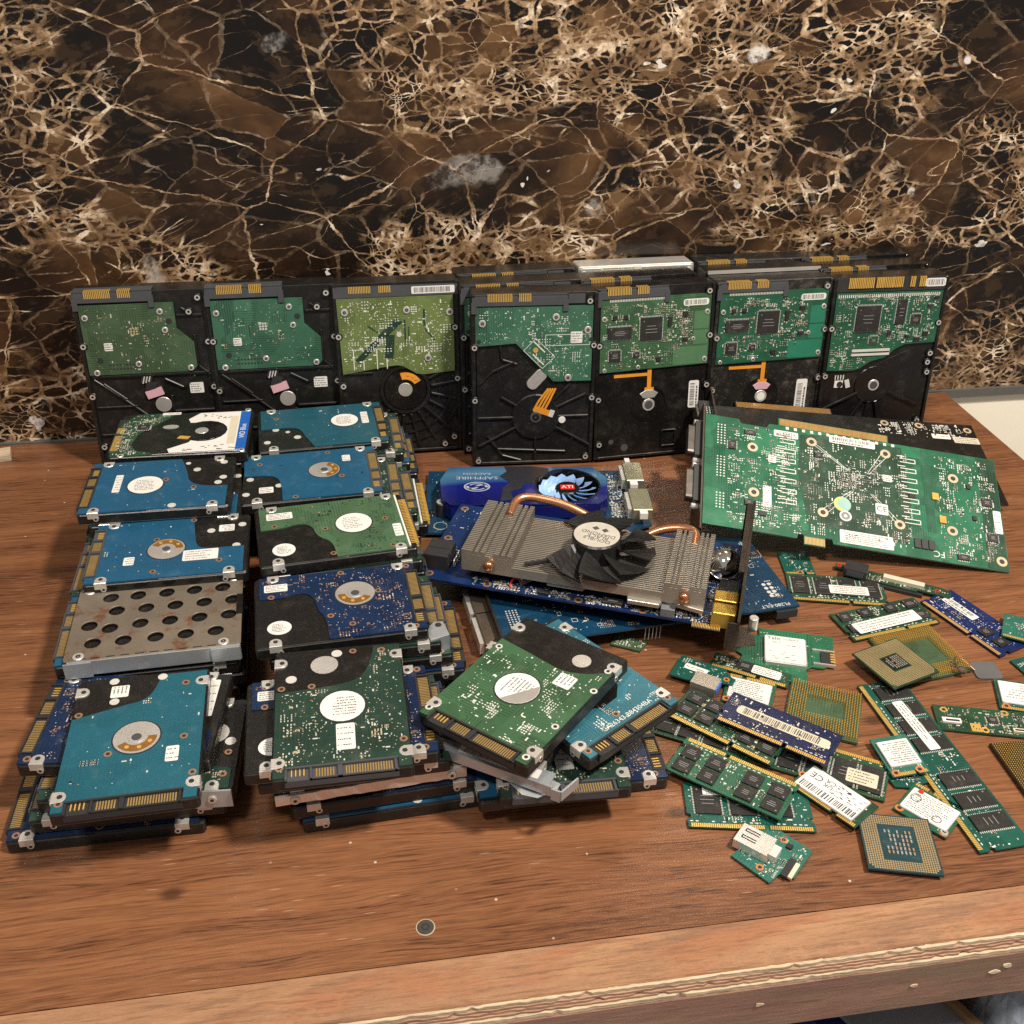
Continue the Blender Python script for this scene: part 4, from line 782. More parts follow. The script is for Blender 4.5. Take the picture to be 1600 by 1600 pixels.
# front left pile
place_on(R4, (-143, 438, 0), 180, 'dark blue laptop drive lying lowest in the front left pile', GL)
place_on(R5, (-130.5, 441, 9.5), 180, 'dark green laptop drive, second from the bottom of the front left pile', GL)
place_on(R5, (-124, 443, 19), 177, 'dark green laptop drive held by the bluish bracket in the front left pile', GL)
l53 = place_on(R4, (-134, 458, 28.5), 174, 'dark blue laptop drive sticking out leftwards just below the teal top drive', GL)
br = empty('mounting_bracket', (-124, 443, 19), (0, 0, 177), 'bluish steel bracket jutting from the right side of the front left pile', 'bracket')
MB().box(-48, 35.6, 1, 40, 36.6, 9.3).build('rail', BLUEST, br); f = MB(); f.box(-49, 36.7, -1, -30, 37.7, 10.5); f.build('flange', BLUEST, br)
f = MB(); f.cyl(0, 0, 2.4, 0, 1, 14, 0, .2); f.cyl(0, 0, 1, .9, 1.1, 8, 1); f.xform(lambda x, y, z: (-39+x, 37.6+z, 5+y)).build('screw', [STEEL, DARK], br)
sticker(l53, -38.5, -14, 12, 30, 8.4, 0, 3, name='white_label', seed=6)
# front pile of the right column
place_on(L2, (4, 433, 0), 183.5, 'black flanked laptop drive lying lowest in the front pile of the right column', GL)
place_on(R4, (0, 435, 9.5), 4, 'dark blue laptop drive, second from the bottom of the right column\'s front pile', GL)
place_on(R4, (-8, 437, 19), 4.5, 'dark blue laptop drive inside the pinkish steel caddy', GL)
PINKST = plain('crumpled_steel', (.78, .72, .68), .22, .55, .25, 60, .5)
cd_ = empty('drive_caddy', (-8, 437, 19), (0, 0, 4.5), 'crumpled shiny steel caddy rail across the front pile of the right column', 'drive caddy')
f = MB(); rg = random.Random(5)
for i in range(26):
    x = -50+i*4; e = rg.uniform(-.35, .35); f.v += [(x, -36.6+e, 1.6), (x, -36.9-e, 8.2), (x, -35.6, 8.2), (x, -35.6, 1.6)]
for i in range(25):
    for j in range(4): f.f.append((i*4+j, i*4+(j+1) % 4, i*4+4+(j+1) % 4, i*4+4+j)[::-1]); f.m.append(0)
f.f += [(0, 1, 2, 3), (103, 102, 101, 100)]; f.m += [0, 0]
f.build('rail', PINKST, cd_); MB().box(40, -35.5, 8.0, 50.2, -8, 9.0).build('corner_sheet', PINKST, cd_)
for x in (-40, 42):
    f = MB(); f.cyl(0, 0, 2.6, 0, 1, 14, 0, .2); f.cyl(0, 0, 1, .9, 1.1, 8, 1); f.xform(lambda p, q_, r, x=x: (x+p, -36.8-r, 4.6+q_)).build('screw', [STEEL, DARK], cd_)
place_on(R5, (-14, 434, 28.5), 2, 'dark green laptop drive, third from the top of the right column\'s front pile', GL)
place_on(R4, (-19.5, 432, 38), 1.5, 'dark blue laptop drive poking out both sides under the dark green top drive', GL)
gs = empty('mounting_bracket', (38, 497, 27), (0, 0, 20), 'loose bent steel bracket wedged between the right column and the middle pile', 'bracket')
f = MB(); f.prism([(-7, -6), (5, -7), (7, 6), (2, 8), (-6, 3)], 20, 21); f.cyl(3, 4, 2, 20.9, 21.2, 12, 1); f.build('plate', [BLUEST, DARK], gs); MB().box(-7, -7.2, 6, 5, -6.1, 20.8).build('flange', BLUEST, gs)
# middle pile
place_on(R4, (107, 434, 0), 0, 'dark blue laptop drive lying lowest in the loose middle pile', GL)
place_on(L2, (83, 438, 9.5), 91.5, 'black laptop drive seen at the lower left corner of the middle pile', GL)
place_on(R5, (95.5, 428, 19), -92, 'dark green laptop drive with gold connector facing front in the middle pile', GL)
m3 = empty('drive_caddy', (70, 420, 28.5), (0, 0, -34), 'silver caddy strip with barcode slanting out of the middle pile', 'drive caddy')
f = MB(); f.box(-32, -30, 2.5, 38, -29, 9); f.box(-32, -29, 8.2, 36, -20, 9); f.box(-34, -33, 1, -32, -26, 9); f.build('rail', BLUEST, m3); sticker(m3, 6, -24.6, 46, 6.5, 9.05, 0, 0, bar=True)
f = MB(); f.box(38.1, -31.5, 2, 43, -30.5, 9.4); f.bar(43.4, -31, 47.5, -18, 1, 3, 9.2); f.build('end_bracket', BLUEST, m3)
place_on(R4, (76, 441, 28.5), -124, 'dark blue laptop drive inside the silver caddy of the middle pile', GL)
# ------------------------------------------------------------------ graphics cards
def dvi(t, x, y, z0, z1, L, W, mt=NICKEL, name='video_connector', nub=True):
    b = MB(); b.prism(rrect(x-W/2, y-L/2, x+W/2, y+L/2, .8, 1), z0, z1, 0, .5)
    if nub: b.box(x-W/2-3, y-L/2+3, z0+1.5, x-W/2, y+L/2-3, z1-1.5, 1)
    return b.build(name, [mt, STEEL], t)
BRK = plain('dark_bracket', (.12, .1, .085), .35, .9, .3, 100)
# card A: blue shroud, light blue fan
A = empty('graphics_card', (141.5, 709, 1.5), (0, 0, -7), 'blue graphics card with glossy navy shroud and pale blue fan', 'graphics card')
pa = [(-92, -50), (60, -50), (82, -40), (82, 45), (-92, 45)]
MB().prism(pa, 2, 3.6).build('circuit_board', PCBS['gputeal'], A)
MB().box(-60, -44, -1.3, 30, 40, 1.9).build('backplate', DARK, A)
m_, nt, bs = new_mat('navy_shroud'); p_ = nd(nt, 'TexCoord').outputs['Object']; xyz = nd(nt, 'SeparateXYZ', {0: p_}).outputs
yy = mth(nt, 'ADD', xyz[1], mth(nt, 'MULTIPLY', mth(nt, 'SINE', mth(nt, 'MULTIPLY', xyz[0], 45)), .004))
cc = ramp(nt, mth(nt, 'MULTIPLY_ADD', yy, 16, .5), [(0, (.004, .006, .09)), (.4, (.006, .01, .16)), (.5, (.03, .1, .22)), (.7, (.06, .16, .27)), (.9, (.02, .07, .2))])  # upper teal band: plastic's reflection painted into the colour along with the printed design
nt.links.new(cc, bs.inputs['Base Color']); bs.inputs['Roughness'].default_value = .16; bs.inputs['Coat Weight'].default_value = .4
ps = [(-74, 24), (41, 23), (51, 6), (48, -26), (41, -34), (-72, -35), (-79, -26), (-81, 3)]
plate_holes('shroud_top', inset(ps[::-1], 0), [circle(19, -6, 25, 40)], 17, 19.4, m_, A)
s = MB(); n_ = len(ps)
for i in range(n_):
    (x0, y0), (x1, y1) = ps[i], ps[(i+1) % n_]; s.bar(x0, y0, x1, y1, 1.6, 7, 16.9)
s.build('shroud_wall', plain('navy_plastic', (.006, .01, .12), .25), A)
w_ = MB(); w_.ring(19, -6, 24.6, 26, 6, 19.55, 40); w_.build('fan_ring', GLOSSBLK, A)
MB().cyl(19, -6, 24.4, 4, 6, 40).build('fan_well', GLOSSBLK, A)
FANB = plain('pale_blue_plastic', (.3, .5, .85), .35)
for k in range(15):
    a = 6.28319*k/15; bl = MB(); q = []
    for i in range(5):
        r = 9+i*3.4; th = a+i*.11
        for dz, dt in ((17, 0), (12.5, .37)): q.append((19+r*math.cos(th+dt), -6+r*math.sin(th+dt), dz))
    bl.v = q+[(x, y, z-.8) for x, y, z in q]; bl.f = [(2*i, 2*i+2, 2*i+3, 2*i+1) for i in range(4)]+[(10+2*i, 11+2*i, 13+2*i, 12+2*i) for i in range(4)]+[(2*i, 10+2*i, 12+2*i, 2*i+2) for i in range(4)]+[(2*i+1, 2*i+3, 13+2*i, 11+2*i) for i in range(4)]+[(8, 18, 19, 9), (0, 1, 11, 10)]; bl.m = [0]*len(bl.f); bl.build('fan_blade', FANB, A)
h = MB(); h.cyl(19, -6, 9.6, 6, 17.6, 28, 0, .8); h.build('fan_hub', GLOSSBLK, A)
MB().rbox(19, -6, 11, 7, 17.65, 17.8).build('maker_badge', RED, A); text('ATI', 4.6, 19, -6, 17.9, A, PAPER, 2, name='badge_lettering')
SIL = plain('silver_ink', (.45, .5, .6), .4, .2)
text('SAPPHIRE', 4.6, -52, 6, 19.5, A, SIL, 180, sx=1.25); text('RADEON', 3, -52, 12.5, 19.5, A, SIL, 180, sx=1.3)
s = MB(); s.ring(-52, -8, 8.6, 9.8, 19.42, 19.55, 28); s.ring(-48.5, -8, 2.6, 4.6, 19.42, 19.55, 14, -20, 200); s.ring(-55.5, -8, 2.6, 4.6, 19.42, 19.55, 14, 160, 380); s.ring(-52, -8, 5.5, 6.6, 19.42, 19.55, 14, 20, 150); s.ring(-52, -8, 5.5, 6.6, 19.42, 19.55, 14, 200, 330)
s.xform(lambda x, y, z: (-52+(x+52)*1.05, -8+(y+8)*.75, z)).build('swirl_emblem', SIL, A)
TAPE = plain('torn_black_tape', (.02, .022, .03), .28, 0, .4, 60, .5, .3)
MB().prism([(-30, 24), (-8, 24), (6, 20), (4, 12), (-4, 6), (-8, -4), (-14, -2), (-18, -12), (-26, -16), (-24, -28), (-34, -30), (-32, -10), (-26, -2), (-34, 8), (-28, 16)], 19.45, 19.75).build('torn_tape', TAPE, A)
c = MB(); c.cyl(-79, -24, 5, 3.5, 15.5, 20, 0, .5); c.cyl(-79, -24, 4.2, 15.4, 15.7, 20, 1); c.build('capacitor', [DARK, ALU], A)
c = MB(); c.cyl(-80, -40, 5.2, 3.6, 3.75, 20, 0); c.cyl(-80, -40, 4.8, 3.7, 3.85, 20, 1); c.build('capacitor_outline', [SILK, PCBS['gputeal']], A)
dvi(A, 75, 24, 3.6, 15, 30, 15, plain('greenish_can', (.42, .42, .3), .35, .8)); dvi(A, 75, -20, 3.6, 15, 32, 16, MATS['greenish_can'])
f = MB(); f.box(70, 1, 12, 76, 8, 15.5); f.box(70, 38, 10, 74, 44, 16); f.box(72, -42, 10, 78, -36, 15); f.build('connector_tab', PAPER, A)
populate(A, [(53, -40), (66, -38), (66, 40), (53, 40)], 3.62, 91, 40, 34, 60, .3, (), None, 1.3)
populate(A, [(-90, -48), (-70, -48), (-70, 40), (-90, 40)], 3.62, 92, 14, 3, 8)
# card C: face down under card B
Cc = empty('graphics_card', (180, 576, 12.4), (0, 0, 4.4), 'teal blue graphics card lying face down under the finned one', 'graphics card')
MB().box(-102, -50, 0, 102, 50, 1.6).build('circuit_board', PCBS['gputeal'], Cc)
MB().box(-20, -34, -12.2, 60, 34, -.1).build('cooler', DARK, Cc); MB().box(-103.5, -58, -11.8, -102.2, 58, 7).build('slot_bracket', BRK, Cc)
for y in (-28, 4): dvi(Cc, -104, y, -10.5, .8, 34, 18, plain('tarnished_can', (.22, .18, .14), .35, .75))
MB().box(85, -52, -6, 100, -46, -.2).build('edge_socket', DARK, Cc)
g = MB()
for i in range(4):
    for j in range(8): g.tile(-93+i*2.2, -32+j*2.4, 1, 1, 1.62, 0, 0, .25)
for i in range(2):
    for j in range(4): g.cyl(88+i*4, -36+j*4.4, 1.5, 1.5, 1.9, 10)
g.build('solder_joint_field', TIN, Cc, 'stuff')
populate(Cc, [(-88, -48), (100, -48), (100, 48), (-88, 48)], 1.62, 93, 120, 50, 90, .25, (), [TIN, SILK, CHIP, SILK, TAN], 1.2); tracks(Cc, 1.62, SILK, 5, -80, -46, 96, 40, 26)
chip(Cc, 97, 14, 8, 8, 1.6); text('PL280-E/LT', 3.2, 86, -46.5, 1.75, Cc, SILK, 180)
g = MB()
for i in range(5): g.cyl(-6+i*2.6, -47, .35, -12, -.1, 6)
g.build('pin_row', TIN, Cc)
# card B: blue board, finned heatsink, black fan
B = empty('graphics_card', (149, 585, 26.4), (0, 0, -23.5), 'blue graphics card with finned heatsink, copper pipes and a broken black fan', 'graphics card')
MB().prism(rrect(-105, -49, 105, 49, 2, 2), 0, 1.6).build('circuit_board', PCBS['gpublue'], B)
MB().box(30, -20, -8, 90, 30, -.1).build('backplate', DARK, B)
MB().prism([(-74, -38), (-44, -40), (-20, -36), (-18, -43), (6, -43), (8, -39), (34, -39), (36, -48), (56, -48), (58, -42), (84, -47), (84, 20), (30, 22), (26, 28), (-20, 28), (-40, 22), (-76, 22)], 7, 10, 0, .4).build('heatsink_base', NICKEL, B)
def fin_profile():
    p = [(-76, 10), (84, 10), (84, 25)]
    for x in (81, 78): p += [(x, 25), (x, 21.5), (x-1.5, 21.5), (x-1.5, 25)]
    p += [(74.5, 25), (74.5, 22.4), (69, 22.4), (69, 25)]
    for x in (66, 63): p += [(x, 25), (x, 21.5), (x-1.5, 21.5), (x-1.5, 25)]
    p += [(58, 25), (58, 17), (-42, 17), (-42, 26)]
    for x in (-45, -49): p += [(x, 26), (x, 22.5), (x-1.6, 22.5), (x-1.6, 26)]
    p += [(-54, 26), (-54, 23), (-60, 23), (-60, 26)]
    for x in (-63, -67): p += [(x, 26), (x, 22.5), (x-1.6, 22.5), (x-1.6, 26)]
    return p+[(-76, 26)]
fp = fin_profile()[::-1]; f = MB()
for i in range(30): f.prism(fp, -44+i*2.2, -44+i*2.2+1.0)
f.xform(lambda x, z, y: (x, y, z)); f.build('fin_stack', NICKEL, B, 'stuff')
def pipe(pts, name='heat_pipe'): return MB().tube([tuple(p) for p in soft3(pts)], 3.1, 12).build(name, COPPER, B, smooth=True)
def soft3(p, it=3):
    for _ in range(it):
        q = [p[0]]
        for i in range(len(p)-1):
            a, c_ = Vector(p[i]), Vector(p[i+1]); q += [tuple(a*.75+c_*.25), tuple(a*.25+c_*.75)]
        p = q+[p[-1]]
    return p
pipe([(-57, 10, 23), (-57, 24, 27), (-50, 31, 28), (-24, 33, 25), (0, 31, 16), (16, 22, 9)])
pipe([(71, 10, 20), (71, 24, 22), (64, 29, 22), (46, 28, 19), (30, 20, 10)])
for x, y in ((-57, -45.5), (71, -46)):
    e = MB(); e.cyl(x, 0, 3.6, 0, 3.6, 14, 0, 1.2); e.xform(lambda p, q, r, y=y: (p, y-r+1, 17+q)).build('pipe_end', COPPER, B, smooth=True)
FAN = plain('black_fan', (.014, .014, .015), .3, 0, .3, 80, .05, .3)
fx, fy = 8, -12
for a in (100, 62, 24, -14, -52, -90, -128):
    q = []
    for i in range(6):
        r = 14+i*5.2; wd = .42+.03*i
        for k, tz in ((-1, 0), (0, 1), (1, 2)):
            th = rad(a)+k*wd*.62+i*.05; q.append((fx+r*math.cos(th), fy+r*math.sin(th), 29-4.2*(k+1)*.9-i*.25))
    bl = MB(); bl.v = q+[(x, y, z-1.1) for x, y, z in q]
    for i in range(5):
        for k in range(2): s0 = i*3+k; bl.f += [(s0, s0+3, s0+4, s0+1), (18+s0, 18+s0+1, 18+s0+4, 18+s0+3)]
    bl.f += [(3*i, 18+3*i, 18+3*i+3, 3*i+3) for i in range(5)]+[(3*i+2, 3*i+5, 18+3*i+5, 18+3*i+2) for i in range(5)]+[(15, 33, 34, 16), (16, 34, 35, 17)]
    bl.m = [0]*len(bl.f); bl.build('fan_blade', FAN, B)
h = MB(); h.cyl(fx, fy, 16.5, 18, 32, 32, 0, 1); h.build('fan_hub', FAN, B); MB().cyl(fx, fy, 15.3, 32.05, 32.3, 36).build('hub_label', plain('silver_label', (.6, .57, .5), .4, .2), B)
for i, s in enumerate(('DOUBLE', 'BLACK', 'DIAMOND')): text(s, 3.6, fx+1, fy-1+i*-0+(-2.2+i*3.6-3.2), 32.4, B, INK, 170, name='label_lettering')
for x, y in ((fx-2, fy+7.4), (fx+4.6, fy+6)): MB().rbox(x, y, 3.6, 3.6, 32.32, 32.42, .75).build('diamond_mark', INK, B)
f = MB(); f.bar(-8, -24, -34, -40, 2, 18.2, 20); f.rbox(-22, -36, 6, 14, 9, 12, .4); f.build('fan_strut', DARK, B); c = MB(); c.tube(soft3([(-14, -32, 14), (-30, -40, 8), (-36, -42, 4)]), 1.6, 8); c.build('fan_cable', DARK, B)
for i, mt in enumerate((RED, BLUEPAPER, PAPER)): MB().tube(soft3([(-34, -42+i*.9, 4), (-40, -39+i, 7), (-43, -42+i, 4), (-42, -45+i*.6, 2)]), .55, 6).build('fan_wire', mt, B)
c = MB(); c.box(-105, -38, 1.6, -88, -18, 13); c.box(-104, -28.4, 13, -89, -27.6, 13.4); c.build('power_socket', DARK, B)
for i in range(3): MB().ring(0, 0, 2.2, 3.6, 0, 1.6, 16).xform(lambda x, y, z, i=i: (-85+z*.4, -22-i*4.6+x*.9, 5.2+y)).build('choke_coil', STEEL, B, smooth=True)
for x, y in ((-100, 43), (-100, 2), (-99, -43), (-58, -45), (4, -46), (20, 44), (46, -46)): ring_pad(B, x, y, 1.62, 3)
for x, y, w_, h_ in ((-20, -45, 8, 4), (26, -43, 14, 5), (44, -40, 10, 5), (60, -43, 9, 9), (66, -38, 4, 4), (90, -44, 5, 5), (-60, -42, 5, 4), (88, -20, 6, 6)): chip(B, x, y, w_, h_, 1.6, 2.2, 0)
chip(B, 62, -44.5, 9, 8, 1.6, 6, 0, mt=plain('grey_ferrite', (.16, .17, .18), .45), name='inductor')
populate(B, [(-70, -48), (104, -48), (104, -38), (-70, -38)], 1.62, 95, 60, 50, 120, .55, ((4, -46, 5), (46, -46, 5), (-58, -45, 5)), [TIN, SILK, CHIP, SILK, TAN], 1.3); populate(B, [(84, -46), (100, -46), (100, 46), (84, 46)], 1.62, 96, 30, 26, 60, .5, (), [TIN, SILK, CHIP, SILK, TAN], 1.2)
tracks(B, 1.62, SILK, 8, -70, -47, 60, -42, 16); populate(B, [(-103, -20), (-80, -20), (-80, 46), (-103, 46)], 1.62, 97, 20, 2, 8)
fingers(B, 78, -53, 96, -48.5, .9, 'x', 1, None, 'bridge_contacts', h=.8); MB().box(78, -53, .2, 96, -49, .85).build('bridge_tongue', PCBS['gpublue'], B)
for y in (-31, -45): dvi(B, 97, y, 1.7, 13, 11, 15, plain('gold_can', (.62, .4, .08), .3, .8), nub=False)
dvi(B, 98, -13, 1.7, 9, 14, 13, DARK, nub=False)
f = MB(); f.prism([(-58, -10), (60, -10), (60, 33), (-46, 33), (-58, 14)], 105.6, 107.4); f.xform(lambda y, z, x: (x, y, z)); f.build('slot_bracket', BRK, B)
f = MB(); f.box(101, 57, 2, 105.5, 58.2, 31); f.box(100, -58, -8, 105.5, -56.8, 12); f.box(102, -30, 31.6, 105.5, 56, 32.6); f.build('bracket_fold', BRK, B)
f = MB(); f.prism([(107, -57), (119, -53), (117, -44), (112, -42), (118, -38), (108, -36)], -6, -4.8); f.build('bracket_foot', BRK, B); f = MB(); f.cyl(116, -34, 3, -7, 2, 14, 0, .4); f.build('jack_screw', STEEL, B)
# jingle bell on card B
bc = Vector((149+92*math.cos(rad(-23.5))-12*math.sin(rad(-23.5)), 585+92*math.sin(rad(-23.5))+12*math.cos(rad(-23.5)), 39.5))
bl = empty('jingle_bell', bc-Vector((0, 0, 11.3)), (18, -22, 30), 'shiny silver jingle bell with star cutouts resting on the blue graphics card', 'bell')
CHROME = plain('chrome', (.9, .9, .92), .08, 1, .05, 50)
s = MB(); nu, nv = 28, 16
for j in range(nv+1):
    ph = math.pi*j/nv
    for i in range(nu): s.v.append((11*math.sin(ph)*math.cos(6.28319*i/nu), 11*math.sin(ph)*math.sin(6.28319*i/nu), 11.3+11*math.cos(ph)))
s.f = [(j*nu+i, (j+1)*nu+i, (j+1)*nu+(i+1) % nu, j*nu+(i+1) % nu) for j in range(nv) for i in range(nu)]; s.m = [0]*len(s.f); s.build('shell', CHROME, bl, smooth=True)
MB().ring(0, 0, 10.9, 11.7, 10.9, 11.7, 32).build('seam', CHROME, bl)
def star_on(az, el, r=3.4):
    st = MB(); st.prism([(r*(1 if k % 2 == 0 else .42)*math.cos(k*.6283+1.57), r*(1 if k % 2 == 0 else .42)*math.sin(k*.6283+1.57)) for k in range(10)], 10.4, 11.12)
    M = Euler((0, rad(90-el), rad(az))).to_matrix(); st.xform(lambda x, y, z: tuple(M @ Vector((x, y, z))+Vector((0, 0, 11.3)))); st.build('star_cutout', DARK, bl)
for az, el in ((-150, 38), (-75, -22), (-20, 36), (60, 30), (160, -25)): star_on(az, el)
# card D: large green card, solder side towards the viewer
D = empty('graphics_card', (364.3, 634.8, 38.8), (26.5, 7.6, -12.6), 'large bright green graphics card leaning with its solder side up', 'graphics card')
MB().prism([(-114, -50), (-44, -50), (-43, -46), (-39, -46), (-39, -54), (-23, -54), (-23, -46), (-18, -46), (-17, -50), (114, -50), (114, 50), (30, 50), (30, 57), (-57, 57), (-57, 50), (-64, 50), (-66, 46), (-86, 46), (-88, 50), (-114, 50)], -1.6, 0).build('circuit_board', PCBS['vga'], D)
fingers(D, -56, 50.4, 29, 56.6, 0, 'x', 1, plain('dull_fingers', (.45, .25, .08), .45, .6), 'edge_contacts', .75, .12); fingers(D, -38.5, -53.5, -23.5, -47.5, 0, 'x', 1, plain('tan_fingers', (.5, .33, .12), .45, .3), 'bridge_contacts', .7, .12)
DKG = PCBS['ram']
g = MB(); g.prism([(-40, 44), (-8, 50), (40, 47), (44, 0), (40, -40), (10, -38), (-36, -36), (-42, 10)], .02, .1); g.prism([(98, -49), (113.5, -49), (113.5, 49), (100, 49)], .02, .1); g.build('copper_pour', DKG, D)
for x, y in ((-77, 25), (-76, -16), (-31, 39), (-24, -24), (27, 39), (34, -24), (79, 26), (74, -22), (109, -42)): ring_pad(D, x, y, .05, 4.1, mt=plain('pale_ring', (.6, .45, .3), .45, .3))
for x, y, w_, h_, kw in ((-51, 42, 19, 6, ST(rows=2)), (1, 45, 36, 7, ST(bar=True, rows=1)), (-66, -18, 6.5, 19, ST(rows=2, rot=0)), (8, -42, 40, 11, ST(rows=4)), (21, -13, 9.5, 9.5, ST(rows=0)), (110, -8, 6, 20, ST(rows=2)), (-62, 17, 6, 7, ST(rows=2)), (27, 16, 7, 6, ST(rows=2)), (-10, 12, .1, .1, ST(rows=0))): sticker(D, x, y, w_, h_, .14, seed=3, **kw)
text('CE', 5, 21, -13, .33, D, INK, 0)
MB().cyl(-9, -14, 6.6, .1, .22, 26).build('round_seal', plain('cyan_seal', (.3, .5, .45), .5), D); MB().ring(-9, -14, 4.2, 6.4, .22, .26, 24, 90, 270).build('seal_print', plain('yellow_print', (.6, .55, .15), .5), D)
MB().cyl(-7, -24, 4.6, .12, .24, 22).build('round_seal', PAPER, D); MB().ring(-7, -24, 1.4, 3.4, .24, .28, 16).build('seal_print', GREYINK, D)
text('FC', 5.5, 62, -44, .15, D, SILK, 180); text('N388', 2.6, -20, 28, .15, D, SILK, 0)
l = MB()
for x, y in ((-31, 39), (-24, -24), (27, 39), (34, -24)):
    for o in (-2.5, 2.5): l.bar(x+o, y-o*.3, 6+o*.3+(x-3)*.25, 8+(y-7)*.28, .4, .1, .18)
l.build('silkscreen', SILK, D)
for x, y, w_, h_, p_ in ((-79, 38, 9, 4.5, 2), (-93, 24, 6, 8, 22), (-80, -26, 6, 5, 0), (-70, -34, 6, 4, 0), (103, 8, 8, 7.5, 4), (104, -23, 8, 7, 4), (80, -44, 9, 5, 2), (-26, 27, 6, 5, 2), (45, 3, 5, 4, 2), (92, -8, 3, 4, 0), (90, 20, 3, 4, 0)): chip(D, x, y, w_, h_, .05, 1.3, p_)
for x, y in ((63, 6), (67, -14)): MB().rbox(x, y, 5, 6, 0, 1.5).build('tantalum_capacitor', GOLD, D)
for i in range(3): MB().rbox(46+i*5.4, -38, 4.6, 8, 0, 1.2).build('inductor', DARK, D)
MB().prism(rrect(55, -26, 62, 34, .5, 1), .1, .16).build('copper_bar', PCBS['kelly'], D)
g = MB()
for x0 in (-56, 38):
    for j in range(7):
        y = 34-j*9.2
        for k, (u, v, sx, sy) in enumerate(((0, 0, 12, .7), (0, 3.4, 12, .7), (6, 1.7, .7, 4), (-5, 5.4, 6, .7))): g.tile(x0+u+(6 if x0 < 0 else 6), y+v, sx, sy, .1, 0, 0, .08)
g.build('serpentine_tracks', SILK, D, 'stuff')
g = MB()
for i in range(3):
    for j in range(8):
        for y0 in (24, -6, -34): g.cyl(-104+i*2.6, y0+j*2.5, .65, 0, .3, 6) if not (y0 == -34 and j > 5) else None
for i in range(14): g.tile(-50+i*6.4, 48-i*.02, 2.4, 2.6, .02, 0, 0, .5)
g.build('solder_joint_field', TIN, D, 'stuff')
populate(D, [(-96, -46), (-40, -46), (-40, 45), (-96, 45)], .04, 101, 110, 84, 90, .25, ((-77, 25, 6), (-76, -16, 6), (-93, 24, 7)), [TIN, SILK, CHIP, SILK, TAN], 1.1, angle=0)
populate(D, [(-40, -45), (44, -45), (44, 42), (-40, 42)], .04, 102, 110, 84, 100, .35, ((-31, 39, 6), (27, 39, 6), (-24, -24, 6), (34, -24, 6), (-9, -14, 8), (21, -13, 7)), [TIN, SILK, CHIP, SILK, TAN], 1.1, angle=1.5708)
populate(D, [(-12, -6), (22, -6), (22, 22), (-12, 22)], .04, 104, 20, 30, 30, .3, (), [TIN, SILK, CHIP, SILK, TAN], 1.0, angle=0)
populate(D, [(64, -46), (112, -46), (112, 46), (64, 46)], .04, 103, 90, 70, 90, .4, ((79, 26, 6), (74, -22, 6), (109, -42, 6)), [TIN, SILK, CHIP, SILK, TAN], 1.1, angle=1.5708)
f = MB(); f.prism([(-56, -28), (58, -28), (58, 3), (-56, 3)], -116.4, -115.2); f.xform(lambda y, z, x: (x, y, z)); f.build('slot_bracket', BRK, D)
for y in (27, -14):
    c = MB(); c.box(-121, y-16, -13, -116.5, y+16, -1.5, 0); c.prism(rrect(y-13, -11.5, y+13, -3, 2, 2), -126, -121, 1); k_ = len(c.v)-24; c.v[k_:] = [(z, x, yy_) for x, yy_, z in c.v[k_:]]; c.build('video_connector', [DARK, plain('port_shell', (.2, .18, .16), .35, .8)], D)
    for s_ in (-1, 1): f = MB(); f.cyl(0, 0, 2.4, 0, 5, 10, 0, .4); f.xform(lambda p, q, r, y=y, s_=s_: (-116.5-r, y+s_*18+p, -7+q)).build('jack_screw', STEEL, D)
# card E: black card under D
E_ = empty('graphics_card', (403, 713, 26), (12, 4.1, -8.8), 'black graphics card mostly hidden beneath the large green one', 'graphics card')
MB().prism([(-114, -50), (114, -50), (114, 50), (-8, 50), (-8, 58), (-92, 58), (-92, 50), (-114, 50)], -1.6, 0).build('circuit_board', PCBS['black'], E_)
fingers(E_, -91, 50.5, -9, 57.5, 0, 'x', 1, MATS['dull_fingers'], 'edge_contacts', .75, .12)
MB().box(-60, -40, -12, 70, 36, -1.7).build('cooler', DARK, E_)
for x, y in ((36, 44), (66, 44), (108, 42)): ring_pad(E_, x, y, .05, 3.6, mt=MATS['pale_ring'])
populate(E_, [(28, 28), (108, 28), (108, 48), (28, 48)], .04, 111, 40, 16, 26, .1, ((108, 42, 5), (66, 44, 5), (36, 44, 5)), [SILK, SILK, CHIP, SILK, TIN], 1.3); tracks(E_, .06, SILK, 3, 30, 34, 100, 46, 8)
sticker(E_, 103, 28, 22, 8, .1, 0, 2, mt=CREAMP); sticker(E_, 82, 31, 16, 6, .1, 0, 1)
f = MB(); f.prism([(-56, -22), (60, -22), (60, 14), (-56, 14)], -116.4, -115.2); f.xform(lambda y, z, x: (x, y, z)); f.build('slot_bracket', BRK, E_)
for y in (30, -8):
    c = MB(); c.box(-127, y-15, -8, -115.2, y+15, 8, 0); c.box(-129, y-12, -6, -127, y+12, 6, 1); c.build('video_connector', [DARK, MATS['port_shell']], E_)
g = MB()
for i in range(3):
    for j in range(9): g.cyl(-121+i*2.4, -14+j*2.5+30, .6, 8, 8.3, 6)
g.build('pin_field', TIN, E_, 'stuff')
